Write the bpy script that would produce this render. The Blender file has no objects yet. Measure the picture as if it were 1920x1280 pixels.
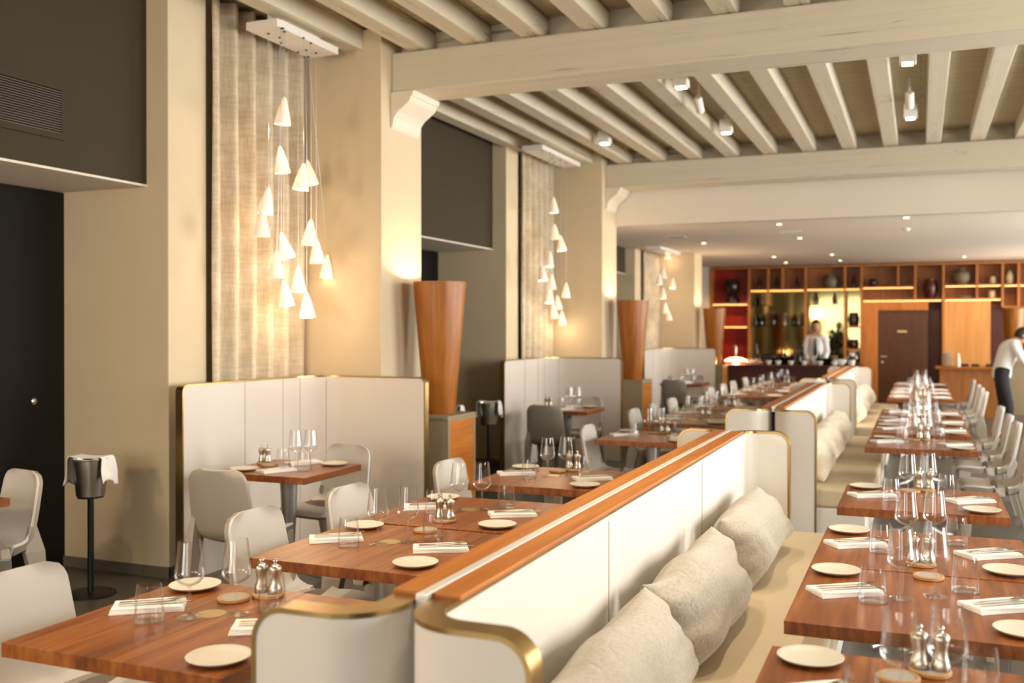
import bpy, bmesh, math, random
from mathutils import Vector, Matrix
random.seed(7)
SC = bpy.context.scene
COL = SC.collection
PI = math.pi

# ------------------------------------------------------------------ materials
def lin(h):
    h = h.lstrip('#')
    v = [int(h[i:i+2], 16) / 255 for i in (0, 2, 4)]
    return tuple(x / 12.92 if x <= .04045 else ((x + .055) / 1.055) ** 2.4 for x in v) + (1,)

def newmat(name):
    m = bpy.data.materials.new(name); m.use_nodes = True
    nt = m.node_tree; b = nt.nodes['Principled BSDF']
    return m, nt, b

def mat(name, col, rough=.5, metal=0, spec=.5, bump=0, bscale=40, var=0, vscale=3, emit=None, es=0, coat=0, sheen=0):
    m, nt, b = newmat(name)
    b.inputs['Base Color'].default_value = lin(col)
    b.inputs['Roughness'].default_value = rough
    b.inputs['Metallic'].default_value = metal
    b.inputs['Specular IOR Level'].default_value = spec
    if coat: b.inputs['Coat Weight'].default_value = coat; b.inputs['Coat Roughness'].default_value = .15
    if sheen: b.inputs['Sheen Weight'].default_value = sheen
    tc = nt.nodes.new('ShaderNodeTexCoord')
    if var:
        n = nt.nodes.new('ShaderNodeTexNoise'); n.inputs['Scale'].default_value = vscale; n.inputs['Detail'].default_value = 5
        nt.links.new(tc.outputs['Object'], n.inputs['Vector'])
        mx = nt.nodes.new('ShaderNodeMix'); mx.data_type = 'RGBA'
        c = lin(col)
        mx.inputs['A'].default_value = tuple(x * (1 - var) for x in c[:3]) + (1,)
        mx.inputs['B'].default_value = tuple(min(1, x * (1 + var)) for x in c[:3]) + (1,)
        nt.links.new(n.outputs['Fac'], mx.inputs['Factor']); nt.links.new(mx.outputs['Result'], b.inputs['Base Color'])
    if bump:
        n = nt.nodes.new('ShaderNodeTexNoise'); n.inputs['Scale'].default_value = bscale; n.inputs['Detail'].default_value = 6
        nt.links.new(tc.outputs['Object'], n.inputs['Vector'])
        bp = nt.nodes.new('ShaderNodeBump'); bp.inputs['Strength'].default_value = bump; bp.inputs['Distance'].default_value = .01
        nt.links.new(n.outputs['Fac'], bp.inputs['Height']); nt.links.new(bp.outputs['Normal'], b.inputs['Normal'])
    if emit:
        b.inputs['Emission Color'].default_value = lin(emit); b.inputs['Emission Strength'].default_value = es
    return m

def wood(name, c1, c2, c3, grain=(14, 1.2, 14), rough=.35, coat=0, bump=.05, fine=3.2):
    """wood with streaks; grain = scale per axis, small along the grain"""
    m, nt, b = newmat(name)
    tc = nt.nodes.new('ShaderNodeTexCoord'); mp = nt.nodes.new('ShaderNodeMapping')
    mp.inputs['Scale'].default_value = grain
    nt.links.new(tc.outputs['Object'], mp.inputs['Vector'])
    oi = nt.nodes.new('ShaderNodeObjectInfo')
    cm = nt.nodes.new('ShaderNodeCombineXYZ')
    ml = nt.nodes.new('ShaderNodeMath'); ml.operation = 'MULTIPLY'; ml.inputs[1].default_value = 20
    nt.links.new(oi.outputs['Random'], ml.inputs[0])
    for k in 'XYZ': nt.links.new(ml.outputs[0], cm.inputs[k])
    nt.links.new(cm.outputs[0], mp.inputs['Location'])
    n1 = nt.nodes.new('ShaderNodeTexNoise'); n1.inputs['Scale'].default_value = 1; n1.inputs['Detail'].default_value = 4; n1.inputs['Distortion'].default_value = .6
    n2 = nt.nodes.new('ShaderNodeTexNoise'); n2.inputs['Scale'].default_value = fine; n2.inputs['Detail'].default_value = 8
    nt.links.new(mp.outputs[0], n1.inputs['Vector']); nt.links.new(mp.outputs[0], n2.inputs['Vector'])
    r = nt.nodes.new('ShaderNodeValToRGB')
    r.color_ramp.elements[0].position = .3; r.color_ramp.elements[0].color = lin(c1)
    r.color_ramp.elements[1].position = .72; r.color_ramp.elements[1].color = lin(c3)
    e = r.color_ramp.elements.new(.5); e.color = lin(c2)
    mx = nt.nodes.new('ShaderNodeMix'); mx.inputs['Factor'].default_value = .55
    nt.links.new(n1.outputs['Fac'], mx.inputs[2]); nt.links.new(n2.outputs['Fac'], mx.inputs[3])
    nt.links.new(mx.outputs[0], r.inputs['Fac']); nt.links.new(r.outputs['Color'], b.inputs['Base Color'])
    b.inputs['Roughness'].default_value = rough
    if coat: b.inputs['Coat Weight'].default_value = coat; b.inputs['Coat Roughness'].default_value = .2
    bp = nt.nodes.new('ShaderNodeBump'); bp.inputs['Strength'].default_value = bump; bp.inputs['Distance'].default_value = .004
    nt.links.new(n2.outputs['Fac'], bp.inputs['Height']); nt.links.new(bp.outputs['Normal'], b.inputs['Normal'])
    return m

def timber(name, col, axis):
    """old painted timber: faint long cracks along the grain"""
    m, nt, b = newmat(name)
    tc = nt.nodes.new('ShaderNodeTexCoord'); mp = nt.nodes.new('ShaderNodeMapping')
    s = [11, 11, 11]; s[axis] = .3; mp.inputs['Scale'].default_value = s
    nt.links.new(tc.outputs['Object'], mp.inputs['Vector'])
    n = nt.nodes.new('ShaderNodeTexNoise'); n.inputs['Scale'].default_value = 1.5; n.inputs['Detail'].default_value = 6
    nt.links.new(mp.outputs[0], n.inputs['Vector'])
    r = nt.nodes.new('ShaderNodeValToRGB')
    c = lin(col)
    r.color_ramp.elements[0].position = .335; r.color_ramp.elements[0].color = tuple(x * .5 for x in c[:3]) + (1,)
    r.color_ramp.elements[1].position = .37; r.color_ramp.elements[1].color = c
    e = r.color_ramp.elements.new(.7); e.color = tuple(min(1, x * 1.08) for x in c[:3]) + (1,)
    nt.links.new(n.outputs['Fac'], r.inputs['Fac']); nt.links.new(r.outputs['Color'], b.inputs['Base Color'])
    def mth(op, a, v=None, b2=None):
        q = nt.nodes.new('ShaderNodeMath'); q.operation = op; nt.links.new(a, q.inputs[0])
        if v is not None: q.inputs[1].default_value = v
        if b2 is not None: nt.links.new(b2, q.inputs[1])
        return q.outputs[0]
    mp2 = nt.nodes.new('ShaderNodeMapping'); s2 = [8, 8, 8]; s2[axis] = .25; mp2.inputs['Scale'].default_value = s2; mp2.inputs['Location'].default_value = (3.7, 1.9, 5.3)
    oi = nt.nodes.new('ShaderNodeObjectInfo'); av = nt.nodes.new('ShaderNodeVectorMath'); av.operation = 'ADD'
    nt.links.new(tc.outputs['Object'], av.inputs[0]); nt.links.new(mth('MULTIPLY', oi.outputs['Random'], 17), av.inputs[1]); nt.links.new(av.outputs[0], mp2.inputs['Vector'])
    c1 = nt.nodes.new('ShaderNodeTexNoise'); c1.inputs['Scale'].default_value = 1; c1.inputs['Detail'].default_value = 3; nt.links.new(mp2.outputs[0], c1.inputs['Vector'])
    c2 = nt.nodes.new('ShaderNodeTexNoise'); c2.inputs['Scale'].default_value = 1.3; c2.inputs['Detail'].default_value = 2; nt.links.new(av.outputs[0], c2.inputs['Vector'])
    line = mth('LESS_THAN', mth('ABSOLUTE', mth('SUBTRACT', c1.outputs['Fac'], .5)), .0022)
    crack = mth('MULTIPLY', line, None, mth('GREATER_THAN', c2.outputs['Fac'], .52))
    cmx = nt.nodes.new('ShaderNodeMix'); cmx.data_type = 'RGBA'; nt.links.new(mth('MULTIPLY', crack, .6), cmx.inputs['Factor'])
    nt.links.new(r.outputs['Color'], cmx.inputs['A']); cmx.inputs['B'].default_value = lin('#4e4432'); nt.links.new(cmx.outputs['Result'], b.inputs['Base Color'])
    b.inputs['Roughness'].default_value = .6
    bp = nt.nodes.new('ShaderNodeBump'); bp.inputs['Strength'].default_value = .35; bp.inputs['Distance'].default_value = .01
    nt.links.new(n.outputs['Fac'], bp.inputs['Height']); nt.links.new(bp.outputs['Normal'], b.inputs['Normal'])
    return m

def tiles(name, c1, c2, mortar, sx, sy, rough, ms=.006, bump=.2, offset=.5):
    m, nt, b = newmat(name)
    tc = nt.nodes.new('ShaderNodeTexCoord')
    br = nt.nodes.new('ShaderNodeTexBrick'); br.offset = offset
    br.inputs['Scale'].default_value = 1; br.inputs['Brick Width'].default_value = sx; br.inputs['Row Height'].default_value = sy
    br.inputs['Mortar Size'].default_value = ms; br.inputs['Color1'].default_value = lin(c1); br.inputs['Color2'].default_value = lin(c2)
    br.inputs['Mortar'].default_value = lin(mortar)
    nt.links.new(tc.outputs['Object'], br.inputs['Vector'])
    nt.links.new(br.outputs['Color'], b.inputs['Base Color'])
    b.inputs['Roughness'].default_value = rough
    bp = nt.nodes.new('ShaderNodeBump'); bp.inputs['Strength'].default_value = bump; bp.inputs['Distance'].default_value = .01; bp.invert = True
    nt.links.new(br.outputs['Fac'], bp.inputs['Height']); nt.links.new(bp.outputs['Normal'], b.inputs['Normal'])
    return m

def clear_glass(name, tint='#ffffff', ior=1.45, body=.992):
    """thin blown glass: clear body with fresnel reflection"""
    m = bpy.data.materials.new(name); m.use_nodes = True; nt = m.node_tree
    nt.nodes.clear()
    o = nt.nodes.new('ShaderNodeOutputMaterial'); t = nt.nodes.new('ShaderNodeBsdfTransparent'); g = nt.nodes.new('ShaderNodeBsdfGlossy')
    c = lin(tint); t.inputs['Color'].default_value = tuple(x * body for x in c[:3]) + (1,)
    g.inputs['Roughness'].default_value = .03
    f = nt.nodes.new('ShaderNodeLayerWeight'); f.inputs['Blend'].default_value = .16
    p = nt.nodes.new('ShaderNodeMath'); p.operation = 'MULTIPLY_ADD'; p.inputs[1].default_value = .5; p.inputs[2].default_value = .075
    x = nt.nodes.new('ShaderNodeMixShader')
    nt.links.new(f.outputs['Fresnel'], p.inputs[0]); nt.links.new(p.outputs[0], x.inputs[0])
    nt.links.new(t.outputs[0], x.inputs[1]); nt.links.new(g.outputs[0], x.inputs[2]); nt.links.new(x.outputs[0], o.inputs['Surface'])
    return m

def curtain_mat(name):
    m, nt, b = newmat(name)
    tc = nt.nodes.new('ShaderNodeTexCoord')
    def nz(scale, detail=5):
        mp = nt.nodes.new('ShaderNodeMapping'); mp.inputs['Scale'].default_value = scale
        nt.links.new(tc.outputs['Object'], mp.inputs['Vector'])
        n = nt.nodes.new('ShaderNodeTexNoise'); n.inputs['Scale'].default_value = 1; n.inputs['Detail'].default_value = detail
        nt.links.new(mp.outputs[0], n.inputs['Vector']); return n
    a = nz((2.5, 2.5, 4.5), 3); h = nz((6, 6, 45), 4); v = nz((60, 60, 9), 3)
    s1 = nt.nodes.new('ShaderNodeMath'); s1.operation = 'ADD'; nt.links.new(a.outputs['Fac'], s1.inputs[0]); nt.links.new(h.outputs['Fac'], s1.inputs[1])
    s2 = nt.nodes.new('ShaderNodeMath'); s2.operation = 'ADD'; nt.links.new(s1.outputs[0], s2.inputs[0]); nt.links.new(v.outputs['Fac'], s2.inputs[1])
    dv = nt.nodes.new('ShaderNodeMath'); dv.operation = 'DIVIDE'; dv.inputs[1].default_value = 3; nt.links.new(s2.outputs[0], dv.inputs[0])
    r = nt.nodes.new('ShaderNodeValToRGB')
    r.color_ramp.elements[0].position = .38; r.color_ramp.elements[0].color = lin('#b3a284')
    r.color_ramp.elements[1].position = .62; r.color_ramp.elements[1].color = lin('#d3c6af')
    nt.links.new(dv.outputs[0], r.inputs['Fac']); nt.links.new(r.outputs['Color'], b.inputs['Base Color'])
    b.inputs['Roughness'].default_value = .8; b.inputs['Sheen Weight'].default_value = .2
    return m

def linen_mat(name, c1, c2):
    m, nt, b = newmat(name)
    tc = nt.nodes.new('ShaderNodeTexCoord')
    n = nt.nodes.new('ShaderNodeTexNoise'); n.inputs['Scale'].default_value = 90; n.inputs['Detail'].default_value = 8; n.inputs['Roughness'].default_value = .8
    w = nt.nodes.new('ShaderNodeTexNoise'); w.inputs['Scale'].default_value = 9; w.inputs['Detail'].default_value = 3; w.inputs['Distortion'].default_value = 1.2
    nt.links.new(tc.outputs['Object'], n.inputs['Vector']); nt.links.new(tc.outputs['Object'], w.inputs['Vector'])
    r = nt.nodes.new('ShaderNodeValToRGB')
    r.color_ramp.elements[0].position = .35; r.color_ramp.elements[0].color = lin(c1)
    r.color_ramp.elements[1].position = .65; r.color_ramp.elements[1].color = lin(c2)
    nt.links.new(n.outputs['Fac'], r.inputs['Fac']); nt.links.new(r.outputs['Color'], b.inputs['Base Color'])
    b.inputs['Roughness'].default_value = .9; b.inputs['Sheen Weight'].default_value = .3
    b1 = nt.nodes.new('ShaderNodeBump'); b1.inputs['Strength'].default_value = .35; b1.inputs['Distance'].default_value = .03
    nt.links.new(w.outputs['Fac'], b1.inputs['Height'])
    b2 = nt.nodes.new('ShaderNodeBump'); b2.inputs['Strength'].default_value = .4; b2.inputs['Distance'].default_value = .003
    nt.links.new(n.outputs['Fac'], b2.inputs['Height']); nt.links.new(b1.outputs['Normal'], b2.inputs['Normal'])
    nt.links.new(b2.outputs['Normal'], b.inputs['Normal'])
    return m

def glow(name, col, s, base='#ffffff'):
    return mat(name, base, .6, emit=col, es=s)

M = {
 'floor': tiles('stone_floor', '#4b463d', '#544e44', '#35312b', .9, .6, .38, .004),
 'plaster': mat('pier_plaster', '#cdbc9c', .75, bump=.12, bscale=22, var=.05, vscale=2),
 'plaster_light': mat('lime_plaster', '#dbd0be', .75, bump=.1, bscale=25, var=.04, vscale=2),
 'ceiling': mat('ceiling_white', '#ddd3c2', .8),
 'wallwhite': mat('wall_paint', '#d9d2c4', .8),
 'beamX': timber('painted_beam', '#c6bda7', 0),
 'beamY': timber('painted_joist', '#c9bfa8', 1),
 'boards': tiles('ceiling_boards', '#b9ac8e', '#c0b394', '#8d8166', 3.1, .19, .7, .004, .3),
 'dark': mat('dark_olive_paint', '#392f1e', .75, spec=.3, var=.06, vscale=1.2),
 'black': mat('dark_door_paint', '#15120d', .7, spec=.2),
 'skirt': mat('stone_skirting', '#6a5f50', .6, var=.1, vscale=6),
 'walnut': wood('walnut_top', '#562808', '#864818', '#a86a31', (17, .9, 5), .36, .1),
 'rail': wood('cherry_rail', '#96540f', '#b06614', '#c47b22', (16, .8, 16), .45),
 'vase': wood('cherry_veneer', '#7a3f08', '#97590f', '#ae6e1e', (8, 8, .6), .42),
 'shelfwood': wood('oak_panel', '#8f5623', '#a8672b', '#bb7a38', (5, 5, .5), .45),
 'lightpanel': wood('light_oak_panel', '#b0783a', '#c1884a', '#cc9556', (9, 9, .5), .5),
 'darkwood': wood('dark_door_wood', '#3c1f0c', '#4a2810', '#573114', (9, 9, .6), .5),
 'barwood': wood('mahogany_bar', '#330d06', '#421307', '#511a0d', (6, 6, .6), .5),
 'leather': mat('cream_leather', '#dbd5ca', .45, bump=.05, bscale=120),
 'boothskin': mat('booth_leather', '#d5ccc2', .5, bump=.05, bscale=120),
 'seat': mat('seat_leather', '#cbb896', .45, bump=.05, bscale=60),
 'brass': mat('brushed_brass', '#b99c66', .28, 1),
 'steel': mat('brushed_steel', '#cbc4b8', .3, 1),
 'chrome': mat('chrome', '#d8d4cc', .1, 1),
 'alu': mat('satin_aluminium', '#cbc7c0', .35, 1),
 'strip': mat('pale_metal_strip', '#e2ded6', .35, .3),
 'legmetal': mat('silver_paint', '#aaa69f', .35, .6),
 'shell': mat('grey_shell', '#a39a8d', .5),
 'pad': mat('taupe_leather', '#d0cac1', .42, bump=.05, bscale=90),
 'glass': clear_glass('clear_glass'),
 'greenglass': clear_glass('green_glass', '#9fb07a', body=.6),
 'amberglass': clear_glass('amber_glass', '#c08a4a', body=.6),
 'shelfglass': clear_glass('shelf_glass', '#c9d6b0', body=.8),
 'plate': mat('stoneware_glaze', '#d8d0bf', .4),
 'plateback': mat('stoneware_rim', '#8a7a63', .5),
 'napkin': mat('white_linen', '#efece6', .85, bump=.1, bscale=200),
 'coaster': wood('beech_coaster', '#a97f4e', '#b98d5a', '#c79c68', (30, 5, 30), .5),
 'felt': mat('grey_inset', '#a59f95', .8),
 'inlay': mat('pale_disc', '#cdb27e', .3, .7),
 'blackmetal': mat('black_metal', '#14110e', .45),
 'curtain': curtain_mat('woven_sheer'),
 'linen': linen_mat('grey_linen', '#9c9282', '#c4baa9'),
 'linen2': linen_mat('beige_linen', '#c5b69c', '#dccfb8'),
 'porcelain': mat('porcelain_shade', '#f4e9dc', .4, emit='#ffc79c', es=.22),
 'bulb': glow('warm_bulb', '#ffe2bd', 4),
 'spot': glow('spot_lens', '#ffe6c4', 14),
 'led': glow('led_strip', '#ffb04a', 3.2),
 'white': mat('white_enamel', '#e6e1d7', .5),
 'red': mat('red_lacquer', '#a32212', .4),
 'darkred': mat('dark_red_lacquer', '#4a120a', .35),
 'mirror': mat('bronze_mirror', '#7d7650', .06, 1),
 'olive': mat('olive_laminate', '#8d8064', .5),
 'skin': mat('skin', '#c08e72', .55),
 'hair': mat('dark_hair', '#1f1712', .6),
 'shirt': mat('white_shirt', '#e4e2e0', .8, bump=.15, bscale=14),
 'trouser': mat('black_trousers', '#17151a', .8),
 'tie': mat('dark_green_tie', '#143029', .6),
 'lips': mat('lips', '#99564a', .5),
 'clay': mat('grey_clay', '#6b5f45', .55, var=.15, vscale=8),
 'paleclay': mat('pale_clay', '#c9b98f', .6, var=.08, vscale=8),
 'darkglaze': mat('dark_glaze', '#241a12', .25),
 'flower': mat('pink_blossom', '#d8a9a4', .7),
 'leaf': mat('leaf_green', '#2c3a1f', .6),
 'lampglow': glow('lamp_shade_lit', '#ffb27a', 5, '#f0b48c'),
 'daypane': clear_glass('window_glass', '#ffffff', body=1),
}

# ------------------------------------------------------------------ mesh helpers
class MB:
    def __init__(s): s.v = []; s.f = []
    def add(s, v, f):
        o = len(s.v); s.v += [tuple(p) for p in v]; s.f += [tuple(i + o for i in q) for q in f]; return s
    def box(s, x0, x1, y0, y1, z0, z1):
        return s.add([(x0,y0,z0),(x1,y0,z0),(x1,y1,z0),(x0,y1,z0),(x0,y0,z1),(x1,y0,z1),(x1,y1,z1),(x0,y1,z1)],
                     [(0,3,2,1),(4,5,6,7),(0,1,5,4),(1,2,6,5),(2,3,7,6),(3,0,4,7)])
    def frustum(s, c0, s0, c1, s1):
        """rectangular tapered bar from centre c0 (half sizes s0) to c1 (half sizes s1)"""
        v = []
        for c, h in ((c0, s0), (c1, s1)):
            for a, b in ((-1,-1),(1,-1),(1,1),(-1,1)): v.append((c[0]+a*h[0], c[1]+b*h[1], c[2]))
        return s.add(v, [(0,3,2,1),(4,5,6,7),(0,1,5,4),(1,2,6,5),(2,3,7,6),(3,0,4,7)])
    def lathe(s, prof, n=24, c=(0,0,0), M=None, closed=False):
        """profile of (r,z); r==0 ends become poles"""
        v = []; f = []; rings = []
        for r, z in prof:
            if r < 1e-6: rings.append([len(v)]); v.append((0,0,z))
            else:
                rings.append(list(range(len(v), len(v)+n)))
                v += [(r*math.cos(2*PI*i/n), r*math.sin(2*PI*i/n), z) for i in range(n)]
        pairs = list(zip(rings, rings[1:]))
        if closed: pairs.append((rings[-1], rings[0]))
        for a, b in pairs:
            if len(a) == 1 and len(b) == 1: continue
            for i in range(n):
                j = (i+1) % n
                if len(a) == 1: f.append((a[0], b[j], b[i]))
                elif len(b) == 1: f.append((a[i], a[j], b[0]))
                else: f.append((a[i], a[j], b[j], b[i]))
        if M is not None: v = [tuple(M @ Vector(p)) for p in v]
        return s.add([(p[0]+c[0], p[1]+c[1], p[2]+c[2]) for p in v], f)
    def tube(s, pts, r, n=8, cap=True):
        pts = [Vector(p) for p in pts]; v = []; f = []
        rr = r if isinstance(r, (list, tuple)) else [r]*len(pts)
        up = None
        for i, p in enumerate(pts):
            t = (pts[min(i+1, len(pts)-1)] - pts[max(i-1, 0)]).normalized()
            if up is None: up = Vector((0,0,1)) if abs(t.z) < .9 else Vector((1,0,0))
            a = t.cross(up).normalized(); b = a.cross(t).normalized(); up = b
            for k in range(n):
                q = p + (a*math.cos(2*PI*k/n) + b*math.sin(2*PI*k/n))*rr[i]; v.append(tuple(q))
        for i in range(len(pts)-1):
            for k in range(n):
                j = (k+1) % n; f.append((i*n+k, i*n+j, (i+1)*n+j, (i+1)*n+k))
        if cap: f.append(tuple(range(n-1,-1,-1))); f.append(tuple((len(pts)-1)*n+k for k in range(n)))
        return s.add(v, f)
    def prism(s, poly, axis, a, b):
        """extrude a 2D polygon along axis from a to b; poly in the two other axes in order"""
        def P(p, t):
            return {0: (t,p[0],p[1]), 1: (p[0],t,p[1]), 2: (p[0],p[1],t)}[axis]
        n = len(poly); v = [P(p,a) for p in poly] + [P(p,b) for p in poly]
        f = [tuple(range(n-1,-1,-1)), tuple(range(n,2*n))] + [(i,(i+1)%n,(i+1)%n+n,i+n) for i in range(n)]
        return s.add(v, f)
    def grid(s, fn, nu, nv, wrap=False):
        v = [fn(i/nu, j/nv) for j in range(nv+1) for i in range(nu+1)]
        return s.add(v, [(j*(nu+1)+i, j*(nu+1)+i+1, (j+1)*(nu+1)+i+1, (j+1)*(nu+1)+i) for j in range(nv) for i in range(nu)])
    def xf(s, Mx):
        s.v = [tuple(Mx @ Vector(p)) for p in s.v]; return s
    def build(s, name, m, parent=None, smooth=False, bevel=0, seg=2, loc=None, rotz=0, weld=False, angle=None):
        me = bpy.data.meshes.new(name); me.from_pydata(s.v, [], s.f); me.update()
        bm = bmesh.new(); bm.from_mesh(me)
        if weld: bmesh.ops.remove_doubles(bm, verts=bm.verts, dist=1e-5)
        bmesh.ops.recalc_face_normals(bm, faces=bm.faces)
        if bevel:
            ed = [e for e in bm.edges if len(e.link_faces) == 2 and e.calc_face_angle(0) > .6]
            bmesh.ops.bevel(bm, geom=ed, offset=bevel, segments=seg, profile=.6, affect='EDGES', clamp_overlap=True)
        bm.to_mesh(me); bm.free()
        if smooth:
            for p in me.polygons: p.use_smooth = True
            if smooth != 'all':
                try: me.set_sharp_from_angle(angle=math.radians(38))
                except Exception: pass
        me.materials.append(m)
        o = bpy.data.objects.new(name, me); COL.objects.link(o)
        if parent: o.parent = parent
        if loc: o.location = loc
        if rotz: o.rotation_euler.z = rotz
        return o

def B(x0, x1, y0, y1, z0, z1): return MB().box(min(x0,x1), max(x0,x1), min(y0,y1), max(y0,y1), min(z0,z1), max(z0,z1))

def tag(o, label, cat, group=None):
    o['label'] = label; o['category'] = cat
    if group: o['group'] = group
    return o
def thing(name, label, cat, loc=(0,0,0), rotz=0, group=None):
    o = bpy.data.objects.new(name, None); COL.objects.link(o); o.location = loc; o.rotation_euler = (0,0,rotz)
    o.empty_display_size = .1
    return tag(o, label, cat, group)
def struct(o):
    o['kind'] = 'structure'; return o
KIDS = {}
def copy_tree(o, parent=None):
    c = o.copy(); COL.objects.link(c)
    if parent: c.parent = parent
    for ch in o.children:
        if ch.name not in OWN: copy_tree(ch, c)
    return c
OWN = set()
PROTO = {}
def place(key, make, label, cat, loc, rotz=0, group=None, scale=None):
    """first call builds the thing, later calls copy it with its parts"""
    if key not in PROTO:
        o = make(); PROTO[key] = o
    else: o = copy_tree(PROTO[key])
    o.location = loc; o.rotation_euler = (0, 0, rotz)
    if scale: o.scale = (scale,)*3
    tag(o, label, cat)
    if group: o['group'] = group
    return o

ORD = ['nearest','second','third','fourth','fifth','sixth','seventh','eighth','ninth','tenth','eleventh','farthest']

# ------------------------------------------------------------------ the room
T = 5.8
struct(B(-7,5.2,-4,24,-.1,0).build('floor', M['floor']))
P0 = [5.22, 11.02, 16.85]           # deep wall piers with a door recess on their near side
P1 = [6.77, 12.57, 18.37]           # slim piers that carry the beams
def top(y): return 3.98 if y < 13 else 3.05
for i in range(3):
    struct(B(-5.62,-4.59, P0[i], P0[i]+.38, 0, top(P0[i])).build('wall_pier', M['plaster'], bevel=.008))
    struct(B(-5.62,-4.68, P0[i]+.38, P1[i], 0, top(P0[i])).build('wall_left', M['plaster_light']))
    struct(B(-5.62,-3.87, P1[i], P1[i]+.67, 0, top(P1[i])).build('wall_pier', M['plaster'], bevel=.008))
    struct(B(-4.61,-4.578, P0[i]-.012, P0[i]+.38, 0, .07).build('baseboard_pier', M['skirt']))
    struct(B(-5.6,-4.578, P0[i]-.014, P0[i]-.0, 0, .07).build('baseboard_left', M['skirt']))
REC = [(-3.9, 5.22), (7.44, 11.02), (13.24, 16.85), (19.04, 23.6)]
for i, (a, b) in enumerate(REC):
    z = top(a + 1)
    struct(B(-5.62,-4.77, a, b, 2.605, z).build('wall_bulkhead', M['dark']))
    struct(B(-5.62,-4.765, a, b, 2.59, 2.605).build('ceiling_soffit', M['ceiling']))
    struct(B(-5.75,-5.62, a, b, 0, 2.6).build('wall_recess', M['plaster']))
    if i < 3:
        mb = MB()
        d = struct(B(-5.62,-5.5, max(a,1.2)+.0, b-.0, 0, 2.585).build('door_%d' % (i+1), M['black']))
        lk = MB().lathe([(0,-.004),(.022,-.004),(.022,.006),(.012,.012),(0,.012)], 16, M=Matrix.Rotation(PI/2,4,'Y')).build('lock', M['steel'], d, smooth=True)
        lk.location = (-5.5, b-.26, 1.16)
        lk['label'] = 'small round steel lock'
struct(B(-5.62,-5.5,-3.9,1.2,0,2.585).build('wall_left', M['plaster']))
# right wall with tall windows, back walls
WIN = [(2.2,5.0),(6.8,9.8),(12.6,15.6),(18.4,21.4)]
ys = [-4.0]
for a, b in WIN: ys += [a, b]
ys += [24.0]
for k in range(0, len(ys), 2):
    struct(B(4.6,4.9, ys[k], ys[k+1], 0, 4).build('wall_right', M['wallwhite']))
for k, (a, b) in enumerate(WIN):
    struct(B(4.6,4.9,a,b,0,.45).build('wall_right', M['wallwhite']))
    struct(B(4.6,4.9,a,b,3.4,4).build('wall_right', M['wallwhite']))
    w = MB()
    w.box(4.7,4.76,a,a+.06,.45,3.4); w.box(4.7,4.76,b-.06,b,.45,3.4); w.box(4.7,4.76,a,b,.45,.51); w.box(4.7,4.76,a,b,3.34,3.4)
    for q in (1,2): w.box(4.7,4.76,a+(b-a)*q/3-.025,a+(b-a)*q/3+.025,.45,3.4)
    w.box(4.7,4.76,a,b,2.5,2.55)
    fr = struct(w.build('window_%d' % (k+1), M['white']))
    struct(B(4.725,4.733,a+.03,b-.03,.48,3.37).build('pane', M['daypane'], fr))
FILL_WIN = [(-4.6,-2.2),(-.9,1.5)]  # unseen front windows, added behind the camera for frontal fill
for x0, x1 in ((-5.75,-4.6),(-2.2,-.9),(1.5,4.9)): struct(B(x0,x1,-4.1,-4,0,4).build('wall_front', M['wallwhite']))
for k, (a, b) in enumerate(FILL_WIN):
    struct(B(a,b,-4.1,-4,0,.6).build('wall_front', M['wallwhite'])); struct(B(a,b,-4.1,-4,3.2,4).build('wall_front', M['wallwhite']))
    w = MB(); w.box(a,a+.06,-4.07,-4.02,.6,3.2); w.box(b-.06,b,-4.07,-4.02,.6,3.2); w.box(a,b,-4.07,-4.02,.6,.66); w.box(a,b,-4.07,-4.02,3.14,3.2); w.box((a+b)/2-.025,(a+b)/2+.025,-4.07,-4.02,.6,3.2)
    fr = struct(w.build('window_%d' % (k+5), M['white'])); struct(B(a+.03,b-.03,-4.05,-4.045,.63,3.17).build('pane', M['daypane'], fr))
struct(B(-5.75,4.9,23.6,23.75,0,3.2).build('wall_back', M['wallwhite']))
struct(B(-5.62,-4.43,22.82,23.6,0,3.05).build('wall_back', M['plaster_light']))
# ceiling: boards over joists up to the second beam, then white plaster
struct(B(-5.75,4.9,-4,13.3,4.0,4.1).build('ceiling', M['boards']))
struct(B(-5.75,4.9,13.3,23.75,3.05,3.15).build('ceiling', M['ceiling']))
struct(B(-3.87,4.6,13.2,13.34,3.05,3.96).build('ceiling_downstand', M['ceiling']))
BEAM = [6.93, 12.73]
for k, y in enumerate(BEAM):
    t = thing('ceiling_beam', ('long white painted timber beam crossing the room over the near pier' if k == 0 else
              'far white painted timber beam crossing the room before the plaster ceiling'), 'beam', (0, y, 3.51), 0)
    B(-3.87,4.6,0,.4,0,.31).build('timber', M['beamX'], t, bevel=.012)
    B(-4.75,4.6,.17,.23,.31,.49).build('blocking_board', M['beamX'], t)
    prof = [(-3.87,-.29),(-3.85,-.27),(-3.835,-.2),(-3.80,-.155),(-3.75,-.12),(-3.705,-.085),(-3.69,-.06),(-3.69,-.045),(-3.675,-.04),(-3.66,0),(-3.87,0)]
    MB().prism(prof, 1, -.02, .44).build('corbel', M['plaster_light'], t, bevel=.006)
def joist(x, y0, y1, lab):
    o = B(-.083,.083,y0-(y0+y1)/2,(y1-y0)/2,-.085,.092).build('ceiling_joist', M['beamY'], bevel=.01, loc=(x,(y0+y1)/2,3.91))
    tag(o, lab, 'joist')
for k in range(10):
    joist(-4.12+.478*k, -1.2, 7.1, '%s white timber joist from the left, in front of the near beam' % (ORD[k] if k else 'first'))
for k in range(13):
    x = -4.56+.47*k
    joist(x, 7.16 if x > -3.9 else 7.45, 12.9, '%s white timber joist from the left, between the two beams' % ((ORD+['last'])[k] if k else 'first'))

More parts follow.
